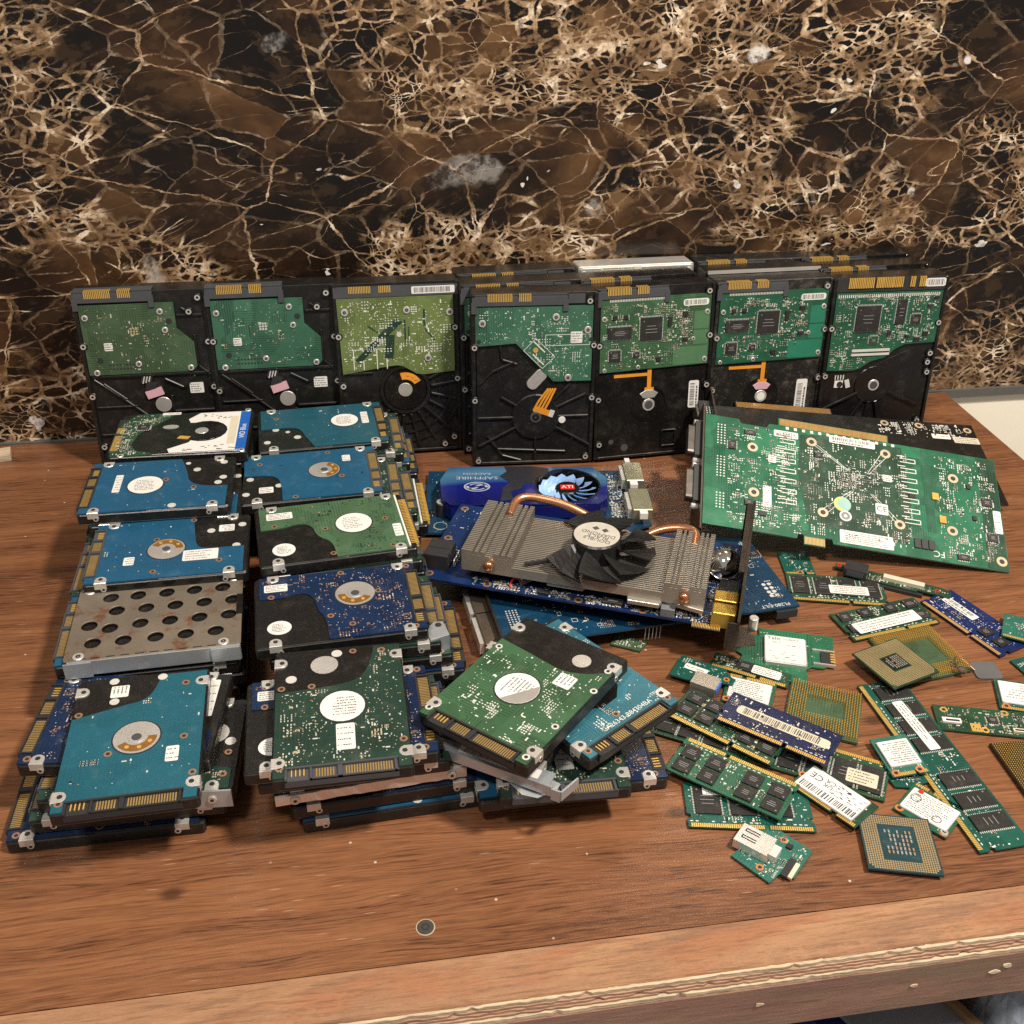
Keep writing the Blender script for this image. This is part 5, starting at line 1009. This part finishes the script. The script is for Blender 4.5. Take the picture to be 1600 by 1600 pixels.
# ------------------------------------------------------------------ memory modules
def ram(loc, rot, board, label, L=67.6, W=30, chips=(), stick=(), tilt=(0, 0), seed=1, notch=None, cw=None, leads=True, name='memory_module', marks=True):
    t = empty(name, loc, (tilt[0], tilt[1], rot), label, 'memory module', 'memory modules scattered on the table')
    nx = notch if notch is not None else L*.12
    poly = [(-L/2, -W/2), (nx-1, -W/2), (nx-1, -W/2+3.4), (nx+1, -W/2+3.4), (nx+1, -W/2), (L/2, -W/2), (L/2, -W/2+6), (L/2-1.8, -W/2+6.5), (L/2-1.8, -W/2+9), (L/2, -W/2+9.5), (L/2, W/2), (-L/2, W/2), (-L/2, -W/2+9.5), (-L/2+1.8, -W/2+9), (-L/2+1.8, -W/2+6.5), (-L/2, -W/2+6)]
    MB().prism(poly, 1.2, 2.3).build('circuit_board', PCBS[board], t)
    fingers(t, -L/2+1.5, -W/2+.15, nx-1.4, -W/2+2.8, 2.3, 'x', 1.1, None, 'edge_contacts', .7, .08); fingers(t, nx+1.4, -W/2+.15, L/2-1.5, -W/2+2.8, 2.3, 'x', 1.1, None, 'edge_contacts', .7, .08)
    un = MB()
    for x, y, w_, h_, p_ in chips: chip(t, x, y, w_, h_, 2.3, 1.25, p_, name='memory_chip'); un.box(x-w_/2, y-h_/2, 0, x+w_/2, y+h_/2, 1.15)
    un.build('underside_chips', CHIP, t, 'stuff')
    for x, y, w_, h_, kw in stick: sticker(t, x, y, w_, h_, 3.62 if kw.pop('raised', True) else 2.4, seed=seed, **kw)
    if marks: populate(t, [(-L/2+1, -W/2+4), (L/2-1, -W/2+4), (L/2-1, W/2-1), (-L/2+1, W/2-1)], 2.32, seed, 40, int(L/7), 30, .3, [(c[0], c[1], min(c[2], c[3])*.55) for c in chips], None, 1.05)
    g = MB(); k = int(L/3)
    for i in range(k):
        if random.Random(seed*31+i).random() < .7: g.tile(-L/2+2+i*(L-4)/k, -W/2+4.1, 1.6, .7, 2.32, 0, 0, .12)
    g.build('resistor_row', TIN, t, 'stuff'); return t
def eight(L, w_, h_, y, n, gap=None, p_=2): return [(-L/2+L*(i+.5)/n, y, w_, h_, p_) for i in range(n)]
ram((315.8, 398.5, 0), -87, 'ramteal', 'full length green memory module with eight chips and narrow white label', 133.35, 30.5, [(x, 2.5, 11, 21, 22) for x in (-55.5, -40.5, -25.5, -10.5, 18, 33.5, 49)]+[], [(-26, 1, 42, 7, ST(rows=2, rot=2))], seed=61, notch=6)
ram((222.3, 419.9, 0), 147.9, 'ram', 'long dark memory module lying under two shorter ones', 133.35, 30.5, [(x, 2.5, 12, 20, 22) for x in (-58, -43, -28, -13, 15, 30, 45, 59)], [(-53, 4, 17, 11, ST(rows=3, rot=180, mt=CREAMP))], seed=62, notch=-6)
ram((326.6, 563.5, 0), -15, 'ram', 'green memory module with reversed white label beside the teal card\'s corner', 67.6, 31.7, [(x, 2, 11.5, 20, 22) for x in (-25, -9, 8, 24)], [(8, -2, 27, 10, ST(rows=3, rot=180))], seed=63)
ram((345.3, 526.9, 0), 9.3, 'ram', 'green memory module with wide white label touching the gold pinned processor', 67.6, 30, [(x, y, 9, 8.5, 0) for x in (-26, -10, 10, 26) for y in (8.5, -4)], [(-2, -5, 50, 11, ST(rows=3, rot=2))], seed=64)
ram((404.6, 515.1, 0), -70.3, 'ramblue', 'blue memory module with white barcode label, among the boards by the right edge', 67.6, 30, [(x, y, 8, 9, 0) for x in (12, 24) for y in (-3,)], [(-15, 3, 27, 7, ST(bar=True, rows=1, raised=False))], seed=65)
ram((203.5, 436.5, 4.6), -53.2+7, 'ram', 'green memory module with eight chips and gold lower edge, lying across the long dark one', 67.6, 30, [(x, y, 10.5, 9.5, 0) for x in (-26, -13.5, 13, 26) for y in (8.2, -4)], seed=66)
ram((229.5, 426.5, 9), -42.3, 'ink', 'midnight blue memory module carrying a long cream barcode label', 67.6, 28, [], [(2, 1.5, 56, 7.4, ST(bar=True, rows=0, raised=False, mt=CREAMP, r=2))], seed=67)
so = ram((191.5, 396.5, 5), -41.8+180, 'kelly', 'dirty green memory module with eight square chips, upper edge gold', 67.6, 30, [(x, y, 10, 10, 0) for x in (-26, -11, 11, 26) for y in (8, -3.5)], seed=68)
ram((195.2, 378.6, 0), -11.1, 'ramteal', 'teal memory module with printed white label under the dirty green one', 67.6, 31.75, [(x, 3, 14, 20, 22) for x in (-22, -3, 16)], seed=69)
sl = empty('loose_label_anchor', (0, 0, 0)); bpy.data.objects.remove(sl)
lt = [o for o in col.objects if o.get('label', '').startswith('teal memory module with printed')][0]
MB().box(-24, 6, 3.62, 8, 14, 3.75).build('sticker', PAPER, lt)
for i, s in enumerate(('PC2700S-25330', 'M470L3224FT0', '256MB DDR PC2700')): text(s, 1.9, -22.5, 12.4-i*2.5, 3.82, lt, INK, 0, 'LEFT')
ram((236, 488, 0), -35, 'ram', 'memory module end peeping out under the white telecom module board', 50, 14, [(-4, 1, 11, 8, 0)], [(10, 0, 18, 8, ST(rows=3))], seed=70)
# ------------------------------------------------------------------ processors
PCB_CPU = pcb('board_processor', (.012, .045, .055), .2, .4, .2)
def lga(loc, rot, label, tone, seed, tilt=(0, 0), S=37.5, caps=True, centre=(.35, .35)):
    t = empty('processor', loc, (tilt[0], tilt[1], rot), label, 'processor'); h = S/2
    MB().prism([(-h, -h), (h, -h), (h, h), (-h, h)], 2.8, 4).build('substrate', PCBS['ram'] if tone else PCB_CPU, t)
    b = MB(); b.prism(rrect(-h+3, -h+3, h-3, h-3, 1.5, 2), 0, 2.75, 0); b.build('heat_spreader', COPPER if not tone else ALU, t)
    g = MB(); n = int((S-2)/1.18); cw, ch = S*centre[0]/2+1, S*centre[1]/2+1
    for i in range(n):
        for j in range(n):
            x, y = -h+1.4+i*(S-2.8)/(n-1), -h+1.4+j*(S-2.8)/(n-1)
            if abs(x) < cw and abs(y) < ch: continue
            if i+j < 2 or (n-1-i)+j < 2: continue
            g.tile(x, y, .85, .85, 4.02, 0, 0, .06)
    g.build('contact_pads', plain('dull_gold', (.5, .36, .18), .35, .4), t, 'stuff')
    c = MB(); rg = random.Random(seed); c.box(-cw+1, -ch+1, 4.02, cw-1, ch-1, 4.1, 0)
    for i in range(7):
        for j in range(6):
            if rg.random() < .8: c.rbox((i-3)*cw*.22, (j-2.5)*ch*.24, cw*.09, ch*.17, 4.1, 4.75, 0, rg.choice((1, 1, 2)))
    c.build('capacitors', [PCB_CPU if not tone else PCBS['black'], plain('grey_cap', (.36, .37, .35), .4, .3), TAN], t); return t
def pga(loc, rot, S, label, centre, board, tilt=(0, 0), pin=3.0, seed=1, n=None, dense=True):
    t = empty('processor', loc, (tilt[0], tilt[1], rot), label, 'processor'); h = S/2
    b = MB(); b.prism([(-h, -h), (h, -h), (h, h), (-h, h)], 1, 2.6, 0); b.prism(rrect(-h*.6, -h*.6, h*.6, h*.6, 1, 1), 0, 1, 1); b.build('substrate', [PCBS[board], ALU], t)
    g = MB(); n = n or int(S/1.5); rg = random.Random(seed)
    for i in range(n):
        for j in range(n):
            x, y = -h+1.3+i*(S-2.6)/(n-1), -h+1.3+j*(S-2.6)/(n-1)
            if abs(x-centre[2]) < centre[0]/2 and abs(y-centre[3]) < centre[1]/2: continue
            g.box(x-.26, y-.26, 2.6, x+.26, y+.26, 2.6+pin)
    g.build('pin_field', GOLD, t, 'stuff'); return t
lga((264.1, 341.8, 0), -15.4, 'square processor with blue centre and fine gold pads, nearest the table\'s front edge', 0, 71, centre=(.46, .56))
pga((266.5, 444.9, 0), -28.4, 43, 'gold pinned processor with plain green centre in the middle of the scatter', (23, 17, 1, 1), 'moss', seed=72)
pga((350.3, 487.6, 0), 8.2, 46, 'wide gold pinned processor with green centre under the brown padded one', (24, 26, 3, -1), 'moss', seed=73)
lga((325.2, 473.5, 6), 17.9, 'processor with brown gold pads and dark centre resting on the gold pinned one', 1, 74, (0, 0), centre=(.34, .34))
pga((373, 382, 0), -2, 44, 'dark processor with gold bumps cut off by the picture\'s right edge', (0, 0, 0, 0), 'black', seed=75, pin=.8)
# ------------------------------------------------------------------ small cards
def card(name, loc, rot, label, poly, board, cat='circuit board', z=0, th=1.1, tilt=(0, 0), pop=None, seed=1, group=None):
    t = empty(name, loc, (tilt[0], tilt[1], rot), label, cat, group)
    b = MB(); b.prism(poly, z+.8, z+.8+th).build('circuit_board', PCBS[board], t); MB().prism(inset(poly if sum(poly[i-1][0]*poly[i][1]-poly[i][0]*poly[i-1][1] for i in range(len(poly))) > 0 else poly[::-1], 2.5), z, z+.78).build('underside_parts', CHIP, t)
    if pop: populate(t, inset(poly if sum(poly[i-1][0]*poly[i][1]-poly[i][0]*poly[i-1][1] for i in range(len(poly))) > 0 else poly[::-1], 1), z+.82+th, seed, *pop)
    return t
def wifi(loc, rot, label, w_=30, h_=27, board='kelly', lab=(24, 19, 0, 1.5), rows=6, seed=1, edge='b', rings=((-12.5, 11), (12.5, 11)), tilt=(0, 0), extra=None, shield=True):
    poly = [(-w_/2, -h_/2), (w_*.14, -h_/2), (w_*.14, -h_/2+2.6), (w_*.2, -h_/2+2.6), (w_*.2, -h_/2), (w_/2, -h_/2), (w_/2, h_/2), (-w_/2, h_/2)]
    t = card('wireless_card', loc, rot, label, poly, board, 'wireless card', tilt=tilt, pop=(20, 4, 16), seed=seed, group='small wireless cards')
    fingers(t, -w_/2+1, -h_/2+.1, w_*.12, -h_/2+2.4, 1.92, 'x', 1, None, 'edge_contacts', .7, .08); fingers(t, w_*.22, -h_/2+.1, w_/2-1, -h_/2+2.4, 1.92, 'x', 1, None, 'edge_contacts', .7, .08)
    lw, lh, lx, ly = lab
    if shield: MB().prism(rrect(lx-lw/2-.4, ly-lh/2-.4, lx+lw/2+.4, ly+lh/2+.4, .5, 1), 1.9, 3.1, 0, .2).build('shield_can', ALU, t)
    sticker(t, lx, ly, lw, lh, 3.12 if shield else 2.0, 180, rows, seed=seed, name='label')
    for x, y in rings: ring_pad(t, x, y, 1.95, 2.4, mt=plain('orange_ring', (.6, .22, .07), .45, .3))
    if extra: extra(t)
    return t
wifi((227.9, 467.6, .5), -28.6+180, 'small wireless card with orange screw pads behind the midnight blue module', lab=(25, 18, 0, 0), seed=81)
def logos(t):
    for x, y, r in ((-6, 6, 2.6), (9, -1, 3)): MB().ring(x, y, r-.5, r, 3.3, 3.34, 18).build('printed_mark', INK, t)
    MB().cyl(9, -7, 1.6, 3.3, 3.34, 14).build('printed_mark', RED, t); screw(t, -12.5, 10.5, 2.1, 2.2)
wifi((292.9, 362.7, .3), 127.3, 'wireless card with printed emblems, touching the blue centred processor', lab=(26, 18, 0, 1), seed=82, rows=7, extra=logos)
wifi((293, 400.6, 3.6), .2, 'upright wireless card with white label leaning on the long memory module', 22, 30, 'usb', (18, 19, 0, 1), 7, 83, rings=((-8, -12.5), (6, -12.5)), tilt=(0, -4))
card('circuit_board', (291, 391, .2), -8, 'dark green notched card beneath the upright wireless card', [(-14, 9), (-8, -11), (0, -12), (14, -7), (14, 6)], 'ramteal', pop=(20, 3, 12), seed=84)
def m2(t):
    text('CE', 4.6, -13, 3.5, 3.35, t, INK, 180); text('UK\nCA', 3.2, -5, 3.5, 3.35, t, INK, 180)
    g = MB(); rg = random.Random(6); x = -17
    while x < 17: q = rg.choice((.35, .5, .8)); g.tile(x, -5.6, q, 5, 3.28, 0, 0, .02); x += q+rg.choice((.4, .6, .9))
    for i in range(40): g.tile(rg.uniform(-2, 16), rg.uniform(-1.5, 7.5), rg.uniform(.6, 2), .5, 3.28, 0, 0, .02)
    g.build('print', INK, t, 'stuff')
ss = wifi((243.5, 378, 2.6), -69.2+12, 'white labelled solid state card printed with approval marks, over the long memory module\'s end', 42, 23, 'ram', (36, 19, -1, 0), 0, 85, rings=((-20, 0),), extra=m2); ss['category'] = 'storage card'
wifi((311.1, 599.4, .2), -9.2, 'bare green wireless card beside the teal blue card', 22, 29, 'ramteal', (.2, .2, 0, 0), 0, 86, rings=((0, -12.5),), shield=False)
wifi((397, 439, .4), -22, 'wireless card with white label entering from the right edge', 36, 28, 'ramteal', (34, 20, 1, 1), 5, 87, rings=((-14, -11.5),))
wifi((432, 498, 3.4), -35, 'teal green wireless card lying over the blue memory module', 30, 27, 'usb', (.2, .2, 0, 0), 0, 88, rings=(), shield=False)
fr = card('circuit_board', (423, 462, 0), 15, 'small green card cut off at the right edge below the blue module', [(-13, 16), (-15, -12), (14, -12), (14, 14)], 'ramteal', pop=(10, 2, 8), seed=89); text('FRONT', 3, -6, 10, 2.1, fr, SILK, 180)
bt = card('circuit_board', (362, 422.5, 0), -16.5, 'long green board with gold screw pads near the right edge', [(-31, 11), (-31, -11), (34, -11), (34, 12)], 'ram', pop=(60, 22, 50, .45), seed=90)
for x, y in ((-25, 7), (11, 9), (26, 8), (-4, -8)): ring_pad(bt, x, y, 1.95, 2.4, mt=GOLD)
chip(bt, 2, 1, 6, 6, 1.9); chip(bt, 24, 2, 5, 6, 1.9); f = MB(); f.box(12, -8, 1.9, 28, -5, 3.4, 0); f.box(13, -7.2, 3.4, 27, -6, 3.6, 1); f.build('flex_socket', [CREAMP, DARK], bt); f = MB(); f.box(-28, -5, 1.9, -17, -1, 3.2, 0); f.box(-26, -4, 3.2, -18, -2.4, 3.3, 1); f.build('flex_socket', [PAPER, DARK], bt); MB().box(-12, -10, 1.92, -6, -3, 2.05).build('gold_pour', GOLD, bt)
# telecom module board
W_ = [(256, 529.1), (301.8, 512.4), (290.4, 486.1), (275, 484.4), (265.8, 468.3), (228.8, 492.1), (240, 515.5)]
def local(pts, o, a): return [rot2(x-o[0], y-o[1], -rad(a)) for x, y in pts]
o_ = (262, 500); tl = card('circuit_board', (262, 500, 0), -20, 'green board bearing a white telecom module, beside the card bracket', local([(256, 529), (302, 512.5), (290.5, 486), (283, 483), (276, 485.5), (271, 483), (270, 477), (266, 468), (229, 492), (236, 504), (233, 509), (237, 516), (243, 514), (247, 524), (254, 521)], o_, -20), 'vga', pop=(20, 3, 10), seed=120)
MB().prism(rrect(-12, -12, 15, 16, 1, 1), 1.9, 4.4, 0, .3).build('shield_can', ALU, tl); MB().prism(rrect(-11.3, -11, 14.3, 15.4, .8, 1), 4.42, 4.55).build('label', PAPER, tl)
text('Telit', 3.4, -10.2, 12.6, 4.62, tl, INK, 0, 'LEFT'); text('UC864-E', 2, 5, 12.8, 4.62, tl, GREYINK)
g = MB(); rg = random.Random(9)
for i in range(26): g.tile(rg.uniform(-9, 12), rg.choice((8.6, 6.6, -1, -3, -6, -8)), rg.uniform(.8, 2.4), .55, 4.56, 0, 0, .02)
g.build('print', GREYINK, tl, 'stuff')
f = MB(); f.box(19, -7, 1.9, 33, -5.6, 3.6, 0); f.box(19, 7, 1.9, 33, 8.4, 3.6, 0); f.box(24, -5, 1.9, 32, 6.6, 3.0, 1); f.build('sim_holder', [ALU, DARK], tl); fingers(tl, 30, -4, 33, 6, 3.1, 'y', 2.4, None, 'sim_contacts')
# USB boards
U = [(192.5, 368.7), (201.3, 367.5), (218.2, 344.7), (202.1, 329.8), (198, 334.8), (188.6, 329), (175.2, 348.3), (181, 352)]
us = card('usb_board', (195, 348, 0), -45.1, 'small teal board with silver socket lying in front of the memory modules', local(U, (195, 348), -45.1), 'usb', pop=(40, 10, 26, .5), seed=121)
f = MB(); f.box(-16.5, -8, 1.8, 2, 5.4, 7.4, 0); f.box(-17, -7, 2.8, -16.4, 4.4, 6.4, 1); f.build('usb_socket', [STEEL, DARK], us)
for y in (-4, 1): f = MB(); f.box(-13.5, y-.3, 7.42, -6, y+.3, 7.55); f.box(-13.5, y+1.4, 7.42, -6, y+2, 7.55); f.box(-14, y-.3, 7.42, -13.4, y+2, 7.55); f.build('spring_slot', DARK, us)
MB().box(2.05, -5, 1.9, 6, 3, 6).build('socket_leads', TIN, us)
x_, y_ = -1, 0
for x, y in ((3.5, 12), (1, -12)): ring_pad(us, x, y, 1.95, 2.1, mt=MATS['orange_ring'])
f = MB(); f.box(11.5, -11, 1.9, 15, 2, 3.6, 0); f.box(15, -10, 1.9, 17.2, 1, 3.2, 1); f.build('flex_socket', [DARK, CREAMP], us); chip(us, 8, 9, 3.2, 3, 1.9, 1.6, 0); text('S', 2.6, 15, 12, 2.05, us, SILK, 45); text('DA0NL TB6', 1.4, 9, -9.5, 2.05, us, SILK, 90)
u3 = card('usb_board', (201, 486, 3), -38, 'teal green board with blue socket showing behind the pale teal drive', [(-16, 12), (14, 12), (17, 7), (22, 6), (22, 0), (14, -2), (10, -8), (-16, -10)], 'ramteal', pop=(30, 4, 14), seed=122)
sticker(u3, -3, 3, 15, 5, 2, 0, 1); f = MB(); f.box(0, -17, 1.9, 16, -5, 8, 0); f.box(15.2, -16, 2.6, 16.6, -6, 7, 1); f.build('usb_socket', [NICKEL, plain('usb_blue', (.03, .16, .6), .4)], u3); ring_pad(u3, 17, 3, 1.95, 2, mt=MATS['orange_ring']); MB().box(-6, -4, -2.9, 8, 6, .7).build('spacer', DARK, u3)
ub = card('usb_board', (369, 566, 0), -33, 'narrow green board with black socket and white connector behind the labelled module', [(-40, 6), (-40, 1), (-33, 0), (-33, -6), (18, -6), (18, -4), (40, -4), (40, 3), (34, 6)], 'ram', pop=(40, 16, 40, .5), seed=123, z=2)
f = MB(); f.box(-33, -8, 3.9, -17, 4, 10, 0); f.box(-31, -8.4, 5, -19, -7.8, 9, 1); f.build('usb_socket', [DARK, GREYP], ub); MB().box(-6, -2, 3.9, 22, 3, 6.6).build('ribbon_socket', CREAMP, ub); MB().box(-12, -8, .5, 22, -5, 2.6).build('lower_socket', DARK, ub)
for x, y in ((-37, 4), (31, 1)): ring_pad(ub, x, y, 3.95, 1.9, mt=RED)
# grey pad with loose wires, steel triangle, sliver of board
gp = empty('sensor_pad', (387, 468, 0), (0, 0, -8), 'grey square pad with thin tangled wires beside the pinned processor', 'sensor')
MB().prism(rrect(-9, -8, 8, 8, 2.5, 3), .2, 1.2, 0, .2).build('pad', plain('grey_rubber', (.1, .1, .1), .6), gp)
rg = random.Random(8)
for k in range(4): MB().tube(soft3([(-8, rg.uniform(-3, 6), 1.5), (-18, rg.uniform(-2, 12), 6), (-24, rg.uniform(-10, 8), 8), (-14, rg.uniform(-12, -4), 4), (-26, rg.uniform(-6, 6), 7)]), .28, 5).build('wire', GREYP if k else COPPER, gp)
tg = empty('steel_gusset', (45, 744, 0), (0, 0, 0), 'grey steel triangle lying between the drive piles and the blue card', 'bracket')
f = MB(); f.prism([(-12, 12), (14, 3), (14, 0), (-6, -12)], .3, 1.4); f.cyl(9, 2, 1.4, 1.35, 1.5, 10, 1); f.build('plate', [plain('grey_steel', (.2, .2, .19), .45, .5), DARK], tg)
sv = card('circuit_board', (166, 527, 0), -30, 'sliver of green board peeking out from under the middle pile', [(-10, 6), (-10, -7), (10, -7), (12, 4)], 'moss', pop=(20, 3, 8), seed=124)
wb = empty('wooden_block', (-306, 842, 0), (0, 0, 12), 'small pale wood offcut at the far left edge of the table', 'wood offcut'); MB().box(-14, -7, 0, 14, 7, 6).build('block', PLY[0], wb)
fm = empty('plastic_scrap', (76, 388, 29), (0, 0, -10), 'torn scrap of clear plastic film on the middle pile\'s front', 'plastic film')
FILM = bpy.data.materials.new('clear_film'); FILM.use_nodes = True; fb = FILM.node_tree.nodes['Principled BSDF']; fb.inputs['Base Color'].default_value = (.7, .75, .8, 1); fb.inputs['Roughness'].default_value = .25; fb.inputs['Alpha'].default_value = .28
f = MB(); f.prism([(-14, 2), (-6, 8), (6, 5), (16, -2), (14, -6), (4, -12), (-4, -10)], .4, .55); f.build('film', FILM, fm)
# ------------------------------------------------------------------ things on the shelf under the table
def crate(name, loc, rot, sx, sy, sz, mt, label, cat):
    t = empty(name, loc, (0, 0, rot), label, cat)
    for k, (x0, y0, x1, y1) in enumerate(((-sx/2, -sy/2, sx/2, -sy/2+4), (-sx/2, sy/2-4, sx/2, sy/2), (-sx/2, -sy/2+4.1, -sx/2+4, sy/2-4.1), (sx/2-4, -sy/2+4.1, sx/2, sy/2-4.1))): MB().box(x0, y0, 0, x1, y1, sz).build('side_panel', mt, t)
    MB().box(-sx/2+4, -sy/2+4, 0, sx/2-4, sy/2-4, 4).build('base_panel', mt, t); return t
sh = slab('shelf', -500, 292, -280, 565, 860, -262, MAROON)
CARDB = plain('cardboard', (.3, .17, .085), .8, 0, .3, 60, .2); GREYB = plain('grey_blue_card', (.3, .34, .4), .6, 0, .2, 40); NAVYB = plain('navy_card', (.012, .03, .18), .4)
b1 = crate('cardboard_box', (318, 335, -261), 24, 40, 110, 160, CARDB, 'brown cardboard box on the shelf below the table', 'box')
b2 = empty('carton', (264, 330, -261), (0, 0, 22), 'grey lidded carton with navy side standing below the table', 'carton')
MB().box(-36, -56, 0, 36, 56, 150).build('body', NAVYB, b2); MB().prism([(-16, -58), (37, -58), (37, 58), (-30, 58)], 151, 154).build('lid', GREYB, b2); MB().box(33, -59, 140, 38.5, 57, 154.4).build('lid_edge', CREAMP, b2)
def bag(loc, s, label, seed, colr, sz=(1, 1, 1)):
    t = empty('plastic_bag', loc, (0, 0, 0), label, 'plastic bag'); m = MB(); rg = random.Random(seed); nu, nv = 40, 24
    ph = [(rg.uniform(2, 7), rg.uniform(2, 7), rg.uniform(0, 6), rg.uniform(.02, .07)) for _ in range(9)]
    for j in range(nv+1):
        v = math.pi*j/nv
        for i in range(nu):
            u = 6.28319*i/nu; r = 1+sum(a*abs(math.sin(p*u*.5+c_+q*v)) for p, q, c_, a in ph)-.2
            m.v.append((s*sz[0]*r*math.sin(v)*math.cos(u), s*sz[1]*r*math.sin(v)*math.sin(u), s*sz[2]*(1+r*math.cos(v))))
    m.f = [(j*nu+i, (j+1)*nu+i, (j+1)*nu+(i+1) % nu, j*nu+(i+1) % nu) for j in range(nv) for i in range(nu)]; m.m = [0]*len(m.f); m.build('film', plain('bag_'+str(seed), colr, .25, 0, .3, 40, .3), t); return t
bag((352, 312, -261), 34, 'pale blue plastic bag at the right below the table', 3, (.55, .64, .78), (.9, 1.2, 2.7)); bag((146, 325, -261), 30, 'white plastic bag below the middle of the table front', 5, (.7, .75, .78), (1.2, 1, 2.6)); bag((196, 322, -261), 20, 'small blue plastic bag between the white bag and the carton', 7, (.12, .3, .7), (.8, 1, 4))
make_texts()
